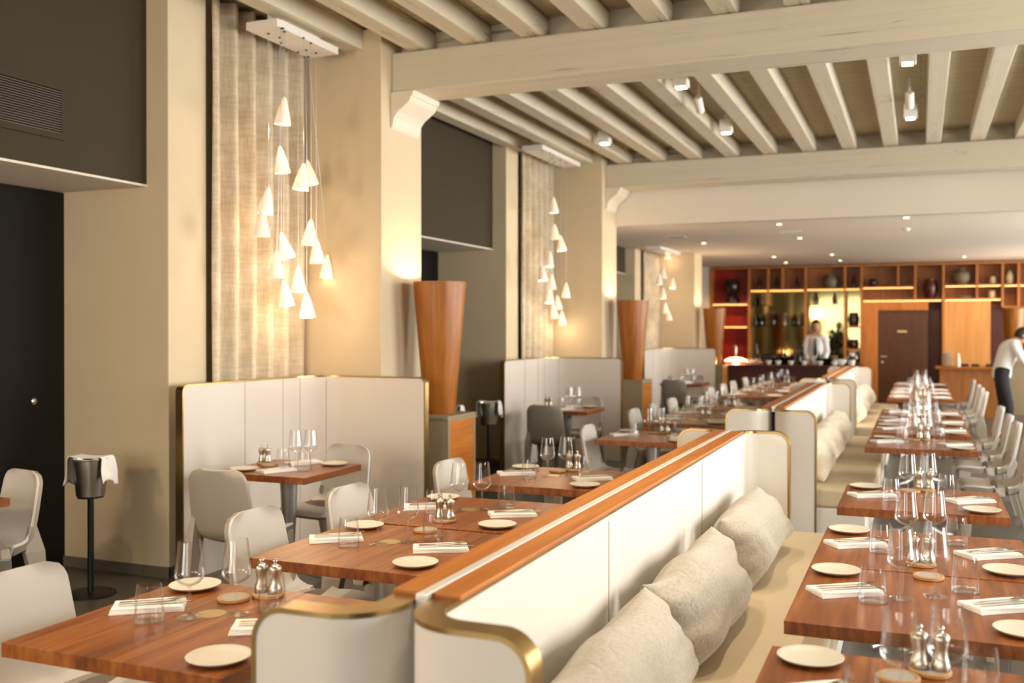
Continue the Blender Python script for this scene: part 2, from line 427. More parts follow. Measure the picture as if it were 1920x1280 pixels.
# ventilation grille on the dark bulkhead
t = thing('air_vent', 'wide louvred air vent set in the dark bulkhead at upper left', 'vent', (-4.765, 3.75, 2.94))
m = MB(); m.box(0,.012,-.8,.78,.13,.165); m.box(0,.012,-.8,.78,-.165,-.13); m.box(0,.012,.745,.78,-.13,.13); m.box(0,.012,-.8,-.77,-.13,.13)
m.build('frame', M['dark'], t)
m = MB()
for k in range(18):
    z = -.122 + k*.0144
    m.add([(.001,-.77,z),(.011,-.77,z-.006),(.011,.745,z-.006),(.001,.745,z),(.001,-.77,z+.003),(.011,-.77,z-.003),(.011,.745,z-.003),(.001,.745,z+.003)],
      [(0,3,2,1),(4,5,6,7),(0,1,5,4),(1,2,6,5),(2,3,7,6),(3,0,4,7)])
m.build('louvre', M['skirt'], t)
B(.0005,.001,-.77,.745,-.13,.13).build('backing', M['black'], t)

# curtains in the window bays
for i in range(3):
    y0, y1 = P0[i]+.37, P1[i]-.005
    z1 = 3.96 if i < 2 else 3.03
    def fn(u, v, y0=y0, y1=y1, z1=z1):
        a = u*2*PI*5.7
        w = .055*math.sin(a) + .014*math.sin(2*a+1.3) + .006*math.sin(3*v*PI + a)
        return (-4.555 + w*(.75+.25*v), y0+(y1-y0)*u + .012*math.cos(a), .04 + (z1-.04)*v)
    o = MB().grid(fn, 130, 24).build('curtain', M['curtain'], smooth='all')
    md = o.modifiers.new('thick', 'SOLIDIFY'); md.thickness = .004; md.offset = -1
    tag(o, ['tall woven sheer curtain beside the nearest pier, left of the photo', 'woven sheer curtain in the second bay behind the middle booth', 'woven sheer curtain in the farthest bay, near the bar'][i], 'curtain')

# ------------------------------------------------------------------ pendant clusters
CONES = [
[((-4.15,5.871,3.08),(-4.135,5.871,3.263)),((-4.23,5.986,2.761),(-4.238,5.986,2.953)),((-4.11,6.032,2.641),(-4.095,6.032,2.828)),((-4.35,6.53,2.755),(-4.367,6.53,2.943)),((-4.29,5.858,2.456),(-4.269,5.858,2.647)),((-4.11,5.576,2.266),(-4.102,5.576,2.447)),((-4.27,6.105,2.163),(-4.298,6.105,2.349)),((-4.13,6.17,2.254),(-4.119,6.17,2.439)),((-4.23,6.429,2.14),(-4.227,6.429,2.328)),((-4.35,6.738,2.04),(-4.341,6.738,2.237)),((-4.11,5.737,1.996),(-4.097,5.737,2.161)),((-4.35,6.357,1.921),(-4.343,6.357,2.116)),((-4.35,6.207,1.817),(-4.367,6.207,2.009)),((-4.23,6.298,1.732),(-4.242,6.298,1.911))],
[((-4.11,11.372,3.047),(-4.11,11.372,3.225)),((-4.27,11.865,2.774),(-4.274,11.865,2.936)),((-4.13,11.724,2.618),(-4.15,11.724,2.834)),((-4.11,11.198,2.382),(-4.106,11.198,2.597)),((-4.11,10.988,2.211),(-4.119,10.988,2.353)),((-4.21,11.562,2.127),(-4.206,11.562,2.312)),((-4.29,11.71,1.965),(-4.294,11.71,2.115)),((-4.17,11.982,2.037),(-4.16,11.982,2.275)),((-4.35,12.732,1.979),(-4.361,12.732,2.192)),((-4.35,12.203,1.889),(-4.36,12.203,2.084)),((-4.33,12.015,1.77),(-4.344,12.015,1.934)),((-4.35,12.361,1.685),(-4.35,12.361,1.886))],
[((-4.33,18.16,2.94),(-4.34,18.16,3.114)),((-4.35,18.455,2.772),(-4.379,18.455,2.984)),((-4.23,17.448,2.535),(-4.23,17.448,2.68)),((-4.11,16.641,2.389),(-4.11,16.641,2.517)),((-4.19,17.954,2.375),(-4.183,17.954,2.569)),((-4.35,18.765,2.133),(-4.367,18.765,2.36)),((-4.11,16.909,2.163),(-4.11,16.909,2.379)),((-4.13,17.222,1.908),(-4.141,17.222,2.172)),((-4.19,17.711,1.791),(-4.202,17.711,1.983))]]
CY = [(5.74,6.52),(10.95,12.35),(16.7,18.2)]
CZ = [3.73,3.75,3.0]
where = ['in the nearest pendant cluster','in the middle pendant cluster','in the far pendant cluster by the bar']
lamp_lights = []
def make_cone():
    t = bpy.data.objects.new('pendant_lamp', None); COL.objects.link(t)
    MB().lathe([(.056,0),(.0585,.004),(.052,.04),(.04,.09),(.026,.14),(.013,.18),(.006,.192),(0,.193),(0,.188),(.01,.176),(.023,.137),(.037,.087),(.049,.04),(.0545,.004)], 24, closed=True).build('lamp_shade', M['porcelain'], t, smooth=True)
    sh = t.children[0]
    MB().lathe([(0,.002),(.03,.006),(.042,.018),(.03,.04),(0,.05)], 16).build('bulb', M['bulb'], sh, smooth=True)
    return t
for ci, cones in enumerate(CONES):
    y0, y1 = CY[ci]; zc = CZ[ci]
    cn = thing('ceiling_canopy', ['white perforated canopy box holding the nearest cone pendant cluster','white canopy box holding the middle cone pendant cluster','white canopy box holding the far cone pendant cluster'][ci], 'canopy', (-4.23,(y0+y1)/2,zc))
    B(-.13,.13,-(y1-y0)/2,(y1-y0)/2,0,.055).build('box', M['white'], cn, bevel=.003)
    B(-.06,.06,-(y1-y0)/2+.15,(y1-y0)/2-.15,.055,.25 if ci<2 else .05).build('mount', M['white'], cn)
    for j, (b, tp) in enumerate(cones):
        if tp: d = Vector(tp)-Vector(b)
        else: d = Vector((random.uniform(-.02,.02), random.uniform(-.03,.03), .19))
        n = len(cones)
        rank = sorted(range(n), key=lambda q: -cones[q][0][2]).index(j)
        lab = ('topmost' if rank == 0 else 'lowest' if rank == n-1 else (['','second']+ORD[2:11]+['eleventh','twelfth','thirteenth'])[rank] + ' from top') + ' white porcelain cone pendant ' + where[ci]
        yaw = (random.uniform(-.12,.12))
        o = place('cone', make_cone, lab, 'pendant lamp', b, 0, 'cone pendants '+where[ci])
        o.rotation_mode = 'XYZ'; dd = d.normalized()
        o.rotation_euler = (-math.asin(max(-.3,min(.3,dd.y*1.0+yaw))), math.asin(max(-.4,min(.4,dd.x*1.5))), 0)
        tip = Vector(b) + (o.rotation_euler.to_matrix() @ Vector((0,0,.192)))
        inv = (Matrix.Translation(o.location) @ o.rotation_euler.to_matrix().to_4x4()).inverted()
        cb = MB().tube([tip, (tip.x, max(y0+.05,min(y1-.05,tip.y)), zc)], .0016, 5).xf(inv).build('pendant_cord', M['alu'], o); OWN.add(cb.name)
        sk = MB().lathe([(0,-.008),(.009,-.008),(.009,0),(0,0)], 8, c=(tip.x,max(y0+.05,min(y1-.05,tip.y)),zc)).xf(inv).build('cord_grip', M['blackmetal'], o); OWN.add(sk.name)
        if j % 2 == 0 or j == n-1: lamp_lights.append((b[0], b[1], b[2]-.03))

# ------------------------------------------------------------------ uplighters on pedestals
def make_uplighter():
    t = bpy.data.objects.new('wooden_uplighter', None); COL.objects.link(t)
    MB().lathe([(0,0),(.122,0),(.126,.01),(.213,1.045),(.213,1.055),(.203,1.055),(.198,1.03),(.16,.62),(0,.62)], 48).build('lamp_body', M['vase'], t, smooth=True)
    MB().lathe([(0,.62),(.1,.62),(.1,.85),(.05,.9),(0,.9)], 20).build('lamp_fitting', M['blackmetal'], t, smooth=True)
    return t
def make_pedestal():
    t = bpy.data.objects.new('pedestal', None); COL.objects.link(t)
    B(-.2,.19,-.25,.25,0,.94).build('cabinet', M['olive'], t, bevel=.003)
    B(-.21,.2,-.26,.26,.94,.965).build('top_slab', M['olive'], t, bevel=.003)
    B(.19,.198,-.225,.225,.03,.925).build('door', M['rail'], t, bevel=.002)
    f = MB(); f.box(.19,.2,-.255,-.225,0,.94); f.box(.19,.2,.225,.255,0,.94); f.box(.19,.2,-.225,.225,.925,.94); f.build('front_frame', M['olive'], t)
    return t
up_pos = [(-3.58,7.2),(-3.56,12.95),(-3.55,18.62),(1.66,21.25)]
up_lab = ['nearest tall tapered cherry wood uplighter in front of the pier','second tall tapered wood uplighter, on the pedestal behind the middle booth','third tapered wood uplighter, left of the bar','tapered wood uplighter at far right behind the bending waiter']
ped_lab = ['pedestal cabinet with wooden door under the nearest uplighter','pedestal cabinet under the second uplighter','pedestal cabinet under the uplighter left of the bar','pedestal cabinet under the uplighter at far right']
for k, (x, y) in enumerate(up_pos):
    z = .975 if k < 2 else .93
    place('ped', make_pedestal, ped_lab[k], 'pedestal', (x,y,0), 0, 'uplighter pedestals')
    place('upl', make_uplighter, up_lab[k], 'floor lamp', (x,y,.966), 0, 'wooden uplighters')

# ------------------------------------------------------------------ C-shaped upholstered booth screens
def offset_path(path, d):
    out = []
    for i, p in enumerate(path):
        a = Vector(path[max(i-1,0)]); b = Vector(path[min(i+1,len(path)-1)])
        t = (b-a).normalized(); n = Vector((-t.y, t.x)); out.append((p[0]+n.x*d, p[1]+n.y*d))
    return out
def arc(cx, cy, r, a0, a1, n=10):
    return [(cx+r*math.cos(math.radians(a0+(a1-a0)*i/n)), cy+r*math.sin(math.radians(a0+(a1-a0)*i/n))) for i in range(n+1)]
def screen_mesh(path, th, z0, z1, rc0, rc1):
    """upright panel following a plan path; the top corners at both ends are rounded by rc0 and rc1"""
    L = [0]
    for a, b in zip(path, path[1:]): L.append(L[-1]+math.dist(a,b))
    # resample with extra stations near the ends for the rounded corners
    st = sorted(set([l for l in L] + [rc0*(1-math.cos(q*PI/16)) for q in range(9)] + [L[-1]-rc1*(1-math.cos(q*PI/16)) for q in range(9)]))
    def P(l):
        for i in range(len(L)-1):
            if l <= L[i+1]+1e-9:
                u = (l-L[i])/max(1e-9,L[i+1]-L[i]); return (path[i][0]+(path[i+1][0]-path[i][0])*u, path[i][1]+(path[i+1][1]-path[i][1])*u)
        return path[-1]
    pts = [P(l) for l in st]; A = offset_path(pts, th/2); Bq = offset_path(pts, -th/2)
    def zt(l):
        if rc0 and l < rc0: return z1 - rc0 + math.sqrt(max(0, rc0**2-(rc0-l)**2))
        if rc1 and l > L[-1]-rc1: return z1 - rc1 + math.sqrt(max(0, rc1**2-(rc1-(L[-1]-l))**2))
        return z1
    return A, Bq, [zt(l) for l in st], z0
def screen(parent, path, th, z0, z1, rc0, rc1, body, trim, cap=.012, lip=.006, seams=()):
    A, Bq, Z, z0 = screen_mesh(path, th, z0, z1, rc0, rc1)
    n = len(A); m = MB(); v = []
    for i in range(n): v += [(A[i][0],A[i][1],z0),(Bq[i][0],Bq[i][1],z0),(Bq[i][0],Bq[i][1],Z[i]),(A[i][0],A[i][1],Z[i])]
    f = []
    for i in range(n-1):
        a, b = 4*i, 4*i+4
        f += [(a,b,b+3,a+3),(a+1,a+2,b+2,b+1),(a,a+1,b+1,b)]
        f += [(a+3,b+3,b+2,a+2)]
    f += [(0,3,2,1),(4*n-4,4*n-3,4*n-2,4*n-1)]
    m.add(v, f); p = m.build('panel', body, parent, smooth=True)
    # metal edging that runs up one end, over the top and down the other end
    A2, B2, Z2, _ = screen_mesh(path, th+2*lip, z0, z1, rc0, rc1)
    t0 = (Vector(path[0])-Vector(path[1])).normalized(); t1 = (Vector(path[-1])-Vector(path[-2])).normalized()
    C = []   # stations: (a,b,z, outward)
    loops = []
    def st(i, ex, ez):
        return (A2[i][0]+ex.x, A2[i][1]+ex.y, Z2[i]+ez), (B2[i][0]+ex.x, B2[i][1]+ex.y, Z2[i]+ez)
    inner = []; outer = []
    z_low = z0
    inner.append(((A2[0][0],A2[0][1],z_low),(B2[0][0],B2[0][1],z_low))); e = t0*cap
    outer.append(((A2[0][0]+e.x,A2[0][1]+e.y,z_low),(B2[0][0]+e.x,B2[0][1]+e.y,z_low)))
    L = 0; tot = sum(math.dist(a,b) for a,b in zip(path,path[1:]))
    for i in range(n):
        # blend direction outward in the (along, z) plane
        frac0 = frac1 = 0
        d0 = math.dist(A[i], A[0]) ; d1 = math.dist(A[i], A[-1])
        if rc0 and d0 < rc0 and i < n//2: frac0 = 1-d0/rc0
        if rc1 and d1 < rc1 and i > n//2: frac1 = 1-d1/rc1
        ex = t0*cap*frac0 + t1*cap*frac1; ez = cap*math.sqrt(max(0,1-max(frac0,frac1)**2))
        inner.append(((A2[i][0],A2[i][1],Z2[i]),(B2[i][0],B2[i][1],Z2[i])))
        outer.append(st(i, ex, ez))
    e = t1*cap
    inner.append(((A2[-1][0],A2[-1][1],z_low),(B2[-1][0],B2[-1][1],z_low)))
    outer.append(((A2[-1][0]+e.x,A2[-1][1]+e.y,z_low),(B2[-1][0]+e.x,B2[-1][1]+e.y,z_low)))
    v = []; f = []
    for (a,b),(c,d) in zip(inner, outer): v += [a,b,d,c]
    for i in range(len(inner)-1):
        a, b = 4*i, 4*i+4
        f += [(a,b,b+1,a+1),(a+1,b+1,b+2,a+2),(a+2,b+2,b+3,a+3),(a+3,b+3,b,a)]
    k = 4*len(inner)-4
    f += [(0,1,2,3),(k+3,k+2,k+1,k)]
    MB().add(v, f).build('edge_trim', trim, parent, smooth=True)
    return p

def booth(name, lab, x0, y0, y1, x1):
    t = thing(name, lab, 'booth', (x0, y0, 0), 0, 'booth screens along the left wall')
    ly = y1-y0; lx = x1-x0; r = .33
    path = [(0,0),(0,.3),(0,.6),(0,ly-r)] + [(p[0],p[1]) for p in arc(r, ly-r, r, 180, 90, 10)][1:] + [(lx*.75,ly),(lx,ly)]
    screen(t, path, .055, 0, 1.27, .04, .04, M['boothskin'], M['brass'], .012, .001)
    # stitched seams: thin leather welts on the inside
    s = MB()
    ins = []
    for q in (.42, .72):
        yy = ly*q if q < .5 else ly*q
        ins.append((.0285, yy))
    for a in (160, 120):
        ins.append((r+(r-.0285)*math.cos(math.radians(a)), ly-r+(r-.0285)*math.sin(math.radians(a))))
    for (sx, sy) in ins:
        MB().tube([(sx,sy,.02),(sx,sy,1.265)], .0022, 6).build('seam', M['shell'], t)
    return t
booth('booth_screen','tall cream leather booth screen with brass edge, nearest, before the first curtain',-4.45,5.17,6.68,-3.44)
booth('booth_screen','cream booth screen in the middle bay behind the grey chair',-4.42,10.5,11.98,-3.44)
booth('booth_screen','cream booth screen farthest away, left of the bar',-4.42,16.75,18.15,-3.44)

# ------------------------------------------------------------------ back to back banquettes down the room
SEC = [(1.85,6.16),(7.74,11.8),(12.75,17.0)]
HP = 1.03
secname = ['nearest','middle','far']
PIL = {0:[2.78,3.86,5.12], 1:[8.55,9.6,10.75], 2:[13.7,14.9,16.1]}
for si, (a, b) in enumerate(SEC):
    for side in (1, -1):
        nm = 'right' if side > 0 else 'left'
        t = thing('banquette', '%s cream leather banquette facing %s with brass edged wings' % (secname[si], 'the right row of tables' if side > 0 else 'the left row of tables'), 'banquette', (-1.053, a, 0), 0)
        xm = side*.05; xe = side*.326; ln = b-a; r = .11
        # plan path: near wing tip, rounded corner, main back, rounded corner, far wing tip
        if side > 0:
            path = [(xe,.03),(xe-.1,.03)] + arc(xm+r, r+.03, r, 270, 180, 8) + [(xm,ln*.3),(xm,ln*.6)] + arc(xm+r, ln-r-.03, r, 180, 90, 8) + [(xe-.1,ln-.03),(xe,ln-.03)]
        else:
            path = [(xe,.03),(xe+.1,.03)] + arc(xm-r, r+.03, r, 270, 360, 8) + [(xm,ln*.3),(xm,ln*.6)] + arc(xm-r, ln-r-.03, r, 0, 90, 8) + [(xe+.1,ln-.03),(xe,ln-.03)]
        screen(t, path, .064, 0, HP-.012, .07, .07, M['leather'], M['brass'], .012, .002)
        # wood cap over the straight back
        B(xm-side*.036, xm+side*.038, .2, ln-.2, HP-.002, HP+.011).build('top_rail', M['rail'], t, bevel=.003)
        # bench
        xs0, xs1 = xm+side*.034, side*.735
        bs = B(xs0, xs1-side*.05, .06, ln-.06, .0, .30); bs.build('bench_base', M['leather'], t, bevel=.01)
        c = B(xs0, xs1, .058, ln-.058, .30, .45); c.build('seat_cushion', M['seat'], t, bevel=.035, seg=4)
        for q in ((.32,.68) if si == 0 else (.5,)):
            MB().tube([(xm+side*.033,ln*q,.46),(xm+side*.033,ln*q,HP-.03)], .0016, 6).build('seam', M['shell'], t)
    st = thing('divider_panel', 'shade-dark panel with pale metal capping between the wooden rails of the %s banquettes' % secname[si], 'divider', (-1.053,a,0))
    B(-.0125,.0125,.3,b-a-.3,0,HP-.03).build('shade_core', M['barwood'], st)  # dark colour stands in for the shade inside the gap
    B(-.0135,.0135,.17,b-a-.17,HP-.03,HP+.013).build('capping', M['strip'], st, bevel=.002)['label'] = 'pale metal capping strip'

def pillow_mesh(L, H, Wd, seed):
    rnd = random.Random(seed); ph = [rnd.uniform(0,6) for _ in range(6)]
    m = MB(); nu, nv = 48, 30
    def side(sg):
        def fn(u, v):
            x = 2*u-1; z = 2*v-1
            x = math.sin(x*PI/2)*.6 + x*.4; z = math.sin(z*PI/2)*.6 + z*.4
            e = max(0, (1-abs(x)**5))**.55 * max(0, (1-abs(z)**3.2))**.5
            pin = 1 - .05*(abs(x)**4)*(1-z*z); pz = 1-.16*(abs(z)**3)*(x*x*(1-x*x)*2) - .05*(1-x*x)
            w = .012*math.sin(5*x+ph[0]+2*z)*e + .012*math.sin(7*(x+z)+ph[2])*abs(x)**3*e + .007*math.sin(16*z+3*x+ph[5])*x*x*e
            bend = .010*math.sin(7*z+ph[1])*x*x + .012*math.sin(4*x+ph[4])
            return (sg*(e*Wd/2*(1-.12*z) + w) + bend, x*L/2*pin + .006*math.sin(8*z+ph[3]), z*H/2*pz + .008*math.sin(6*x+ph[4]))
        return fn
    m.grid(side(1), nu, nv); m.grid(side(-1), nu, nv)
    return m
plab = {0:['linen cushion nearest the camera on the near banquette','grey linen cushion in the middle of the near banquette','grey linen cushion farthest along the near banquette'],
        1:['beige cushion nearest on the middle banquette','beige cushion in the centre of the middle banquette','beige cushion farthest along the middle banquette'],
        2:['beige cushion nearest on the far banquette','beige cushion in the centre of the far banquette','beige cushion farthest along the far banquette']}
for si, lst in PIL.items():
    for k, y in enumerate(lst):
        o = pillow_mesh(1.06, .35, .25, si*10+k).build('cushion', M['linen'] if si == 0 else M['linen2'], smooth='all', weld=True)
        o.location = (-.79, y, .455+.16); o.rotation_euler = (random.uniform(-.03,.03), math.radians(-24), random.uniform(-.05,.05))
        tag(o, plab[si][k], 'cushion', 'cushions on the %s banquette' % secname[si])

# ------------------------------------------------------------------ tables
def make_table(wx, wy, disc=False):
    def mk():
        t = bpy.data.objects.new('dining_table', None); COL.objects.link(t)
        B(-wx/2,wx/2,-wy/2,wy/2,.708,.75).build('table_top', M['walnut'], t, bevel=.002)
        B(-.2,.2,-.2,.2,.69,.708).build('mounting_plate', M['legmetal'], t)
        MB().lathe([(0,.69),(.058,.69),(.05,.5),(.034,.2),(.03,.1),(0,.1)], 20).build('column', M['legmetal'], t, smooth=True)
        for k in range(4):
            a = k*PI/2 + PI/4; c, s = math.cos(a), math.sin(a)
            MB().tube([(.0,0,.13),(.06*c,.06*s,.1),(.2*c,.2*s,.035),(.33*c,.33*s,.016)], [.03,.028,.02,.013], 8).build('leg', M['legmetal'], t, smooth=True)
        if disc:
            MB().lathe([(0,.7502),(.047,.7502),(.047,.7512),(0,.7512)], 28, c=(-.02,.07,0)).build('inlay_disc', M['inlay'], t, smooth=True)['label'] = 'pale round disc set on the table top'
        return t
    return mk

def shell_profile():
    # (y,z) from the front lip up to the top of the back, front = +y
    return [(.235,.425),(.215,.446),(.15,.452),(.05,.446),(-.05,.438),(-.12,.442),(-.175,.468),(-.207,.52),(-.228,.60),(-.244,.68),(-.26,.765),(-.273,.842)]
def spline(pts, n):
    out = []
    for i in range(n+1):
        t = i/n*(len(pts)-1); k = min(int(t), len(pts)-2); u = t-k
        p0, p1, p2, p3 = pts[max(k-1,0)], pts[k], pts[k+1], pts[min(k+2,len(pts)-1)]
        out.append(tuple(.5*((2*p1[q]) + (-p0[q]+p2[q])*u + (2*p0[q]-5*p1[q]+4*p2[q]-p3[q])*u*u + (-p0[q]+3*p1[q]-3*p2[q]+p3[q])*u**3) for q in range(2)))
    return out
def shell_grid(off, inset, nv=40, nu=16, thick=0):
    prof = spline(shell_profile(), nv)
    ln = [0]
    for a, b in zip(prof, prof[1:]): ln.append(ln[-1]+math.dist(a,b))
    tot = ln[-1]
    rows = []
    for i, p in enumerate(prof):
        a = prof[max(i-1,0)]; b = prof[min(i+1,nv)]
        ty, tz = b[0]-a[0], b[1]-a[1]; l = math.hypot(ty,tz); ny, nz = tz/l, -ty/l
        # normal pointing to the sitter side (up / forward)
        if nz < 0 and i < nv//3: ny, nz = -ny, -nz
        if ny < 0 and i >= nv//3: ny, nz = -ny, -nz
        s = ln[i]/tot
        hw = .215 + .02*math.sin(min(1,s*2.2)*PI) if s < .45 else .222 - .03*((s-.45)/.55)
        d = (1-s)*tot; rc = .075
        d2 = s*tot
        if d < rc: hw = hw - rc + math.sqrt(max(0, rc*rc-(rc-d)**2))
        if d2 < .05: hw = hw - .05 + math.sqrt(max(0, .05**2-(.05-d2)**2))
        hw -= inset
        row = []
        for j in range(nu+1):
            u = 2*j/nu-1
            curl = (.026*abs(u)**3 if s > .25 else .012*abs(u)**3)
            ex = thick*max(0, min(1, (.6-s)/.2))*min(1, s/.06)
            row.append((u*(hw-ex*.5), p[0]+ny*(off+curl-ex), p[1]+nz*(off+curl-ex)))
        rows.append(row)
    return rows
def make_chair():
    t = bpy.data.objects.new('dining_chair', None); COL.objects.link(t)
    def skin(o0, o1, inset0, inset1, name, m, thick=0):
        A = shell_grid(o0, inset0); Bq = shell_grid(o1, inset1, thick=thick); nv, nu = len(A)-1, len(A[0])-1
        v = [p for r in A for p in r] + [p for r in Bq for p in r]; N = (nv+1)*(nu+1)
        f = []
        for i in range(nv):
            for j in range(nu):
                q = (i*(nu+1)+j, i*(nu+1)+j+1, (i+1)*(nu+1)+j+1, (i+1)*(nu+1)+j)
                f.append(q); f.append(tuple(k+N for k in reversed(q)))
        per = [j for j in range(nu+1)] + [i*(nu+1)+nu for i in range(1,nv+1)] + [nv*(nu+1)+j for j in range(nu-1,-1,-1)] + [i*(nu+1) for i in range(nv-1,0,-1)]
        for a, b in zip(per, per[1:]+per[:1]): f.append((a,b,b+N,a+N))
        return MB().add(v, f).build(name, m, t, smooth=True)
    skin(0, -.018, 0, .004, 'seat_shell', M['shell'], .03)
    skin(.012, -.004, .012, .006, 'upholstery', M['pad'])
    # rail under the seat and legs that flow out of the shell
    for sx in (-1,1):
        MB().add(*leg_bar([(sx*.178,.165,.43),(sx*.19,.185,.3),(sx*.2,.2,0)], [(.036,.05),(.026,.03),(.016,.017)])).build('leg', M['shell'], t, bevel=.005)
        MB().add(*leg_bar([(sx*.19,-.195,.56),(sx*.192,-.2,.42),(sx*.196,-.235,.2),(sx*.202,-.275,0)], [(.014,.02),(.026,.055),(.022,.034),(.016,.018)])).build('leg', M['shell'], t, bevel=.005)
    return t
def leg_bar(pts, hs):
    v = []; f = []
    for (x,y,z),(a,b) in zip(pts, hs):
        v += [(x-a,y-b,z),(x+a,y-b,z),(x+a,y+b,z),(x-a,y+b,z)]
    n = len(pts)
    for i in range(n-1):
        a, b = 4*i, 4*i+4
        for k in range(4): f.append((a+k, a+(k+1)%4, b+(k+1)%4, b+k))
    f += [(3,2,1,0), (4*n-4,4*n-3,4*n-2,4*n-1)]
    return v, f

# ---- tableware
def make_plate():
    t = bpy.data.objects.new('bread_plate', None); COL.objects.link(t)
    MB().lathe([(0,.0075),(.06,.008),(.076,.0125),(.0865,.0175),(.088,.0165),(.0875,.0155),(.077,.0085),(.06,.0045),(0,.0045)], 40).build('dish', M['plate'], t, smooth='all')
    MB().lathe([(0,0),(.05,0),(.054,.0044),(0,.0044)], 32).build('foot_ring', M['plateback'], t, smooth=True)
    return t
def make_napkin():
    t = bpy.data.objects.new('napkin', None); COL.objects.link(t)
    L, W = .225, .125
    for k in range(3):
        m = MB(); z = .0055*k
        def fn(u, v, z=z, k=k):
            x = (u-.5)*(L-.004*k); y = (v-.5)*(W-.006*k) + .002*k
            return (x, y + .004*math.sin(u*3+k), z+.0045+.0018*math.sin(u*5+k*2)*v + .001*math.sin(v*7))
        def fb(u, v, z=z, k=k):
            p = fn(u, v); return (p[0], p[1], z if k else 0)
        a = MB(); nu, nv = 14, 8
        va = [fn(i/nu,j/nv) for j in range(nv+1) for i in range(nu+1)]; vb = [(p[0],p[1],min(z+.0003,p[2]-.003)) for p in va]; N = len(va)
        f = []
        for j in range(nv):
            for i in range(nu):
                q = (j*(nu+1)+i, j*(nu+1)+i+1, (j+1)*(nu+1)+i+1, (j+1)*(nu+1)+i); f.append(q); f.append(tuple(x+N for x in reversed(q)))
        per = [i for i in range(nu+1)] + [j*(nu+1)+nu for j in range(1,nv+1)] + [nv*(nu+1)+i for i in range(nu-1,-1,-1)] + [j*(nu+1) for j in range(nv-1,0,-1)]
        for p, q in zip(per, per[1:]+per[:1]): f.append((p,q,q+N,p+N))
        a.add(va+vb, f).build('fold', M['napkin'], t, smooth=True)
    return t
def flat_outline(pts, th, zf):
    n = len(pts); v = [(x,y,zf(x)) for x,y in pts] + [(x,y,zf(x)+th) for x,y in pts]
    return v, [tuple(range(n-1,-1,-1)), tuple(range(n,2*n))] + [(i,(i+1)%n,(i+1)%n+n,i+n) for i in range(n)]
def make_fork():
    zf = lambda x: .0012 + (.006*max(0,(x-.03)/.07)**1.5 if x > .03 else 0)
    half = [(-.105,.0045),(-.1,.007),(-.06,.005),(0,.0035),(.035,.0035),(.05,.008),(.062,.0115),(.105,.0115),(.105,.0085),(.066,.0085),(.066,.0055),(.105,.0055),(.105,.0025),(.066,.0025)]
    pts = half + [(.066,0)] + [(x,-y) for x, y in reversed(half)]
    o = MB().add(*flat_outline(pts, .0018, zf)).build('fork', M['chrome']); return o
def make_knife():
    zf = lambda x: .0012
    pts = [(-.11,-.004),(-.112,.0),(-.11,.004),(-.02,.0055),(0,.0065),(.06,.008),(.1,.006),(.115,-.003),(.1,-.005),(0,-.005),(-.02,-.0045)]
    o = MB().add(*flat_outline(pts, .003, zf)).build('knife', M['chrome']); return o
def make_wineglass():
    t = bpy.data.objects.new('wine_glass', None); COL.objects.link(t)
    MB().lathe([(0,0),(.038,0),(.039,.0015),(.03,.0035),(.012,.006),(.0055,.012),(.0042,.03),(.004,.075),(.006,.094),(.0,.096)], 32).build('stem', M['glass'], t, smooth=True)
    MB().lathe([(0,.0965),(.012,.098),(.03,.106),(.043,.12),(.047,.13),(.0455,.14),(.0405,.19),(.035,.2365)], 36).build('bowl', M['glass'], t, smooth='all')
    return t
def make_tumbler():
    t = bpy.data.objects.new('tumbler', None); COL.objects.link(t)
    MB().lathe([(0,0),(.040,0),(.0435,.003),(.0435,.011),(.040,.0135),(0,.0135)], 36).build('glass_base', M['glass'], t, smooth=True)
    MB().lathe([(.0437,.003),(.0452,.012),(.042,.07),(.037,.1155)], 36).build('wall', M['glass'], t, smooth='all')
    return t
def make_mill():
    t = bpy.data.objects.new('pepper_mill', None); COL.objects.link(t)
    MB().lathe([(0,0),(.0225,0),(.0235,.004),(.0235,.016),(.022,.02),(.019,.03),(.0165,.043),(.017,.055),(.0205,.068),(.021,.074),(.0,.074)], 24).build('body', M['steel'], t, smooth=True)
    cp = MB().lathe([(0,.0745),(.0215,.0745),(.0225,.08),(.021,.087),(.014,.0945),(.006,.097),(.0045,.1),(0,.1)], 24).build('cap', M['steel'], t, smooth=True)
    MB().lathe([(0,.1),(.005,.1005),(.0085,.105),(.0085,.109),(.005,.1135),(0,.1145)], 14).build('knob', M['chrome'], cp, smooth=True)
    return t
def make_coaster():
    t = bpy.data.objects.new('wooden_coaster', None); COL.objects.link(t)
    MB().lathe([(0,0),(.05,0),(.053,.003),(.053,.011),(.05,.0135),(.044,.0135),(.042,.0105),(0,.0105)], 36).build('ring', M['coaster'], t, smooth=True)
    MB().lathe([(0,.0106),(.0415,.0106),(.0415,.0122),(0,.0122)], 32).build('inset', M['felt'], t, smooth=True)
    return t

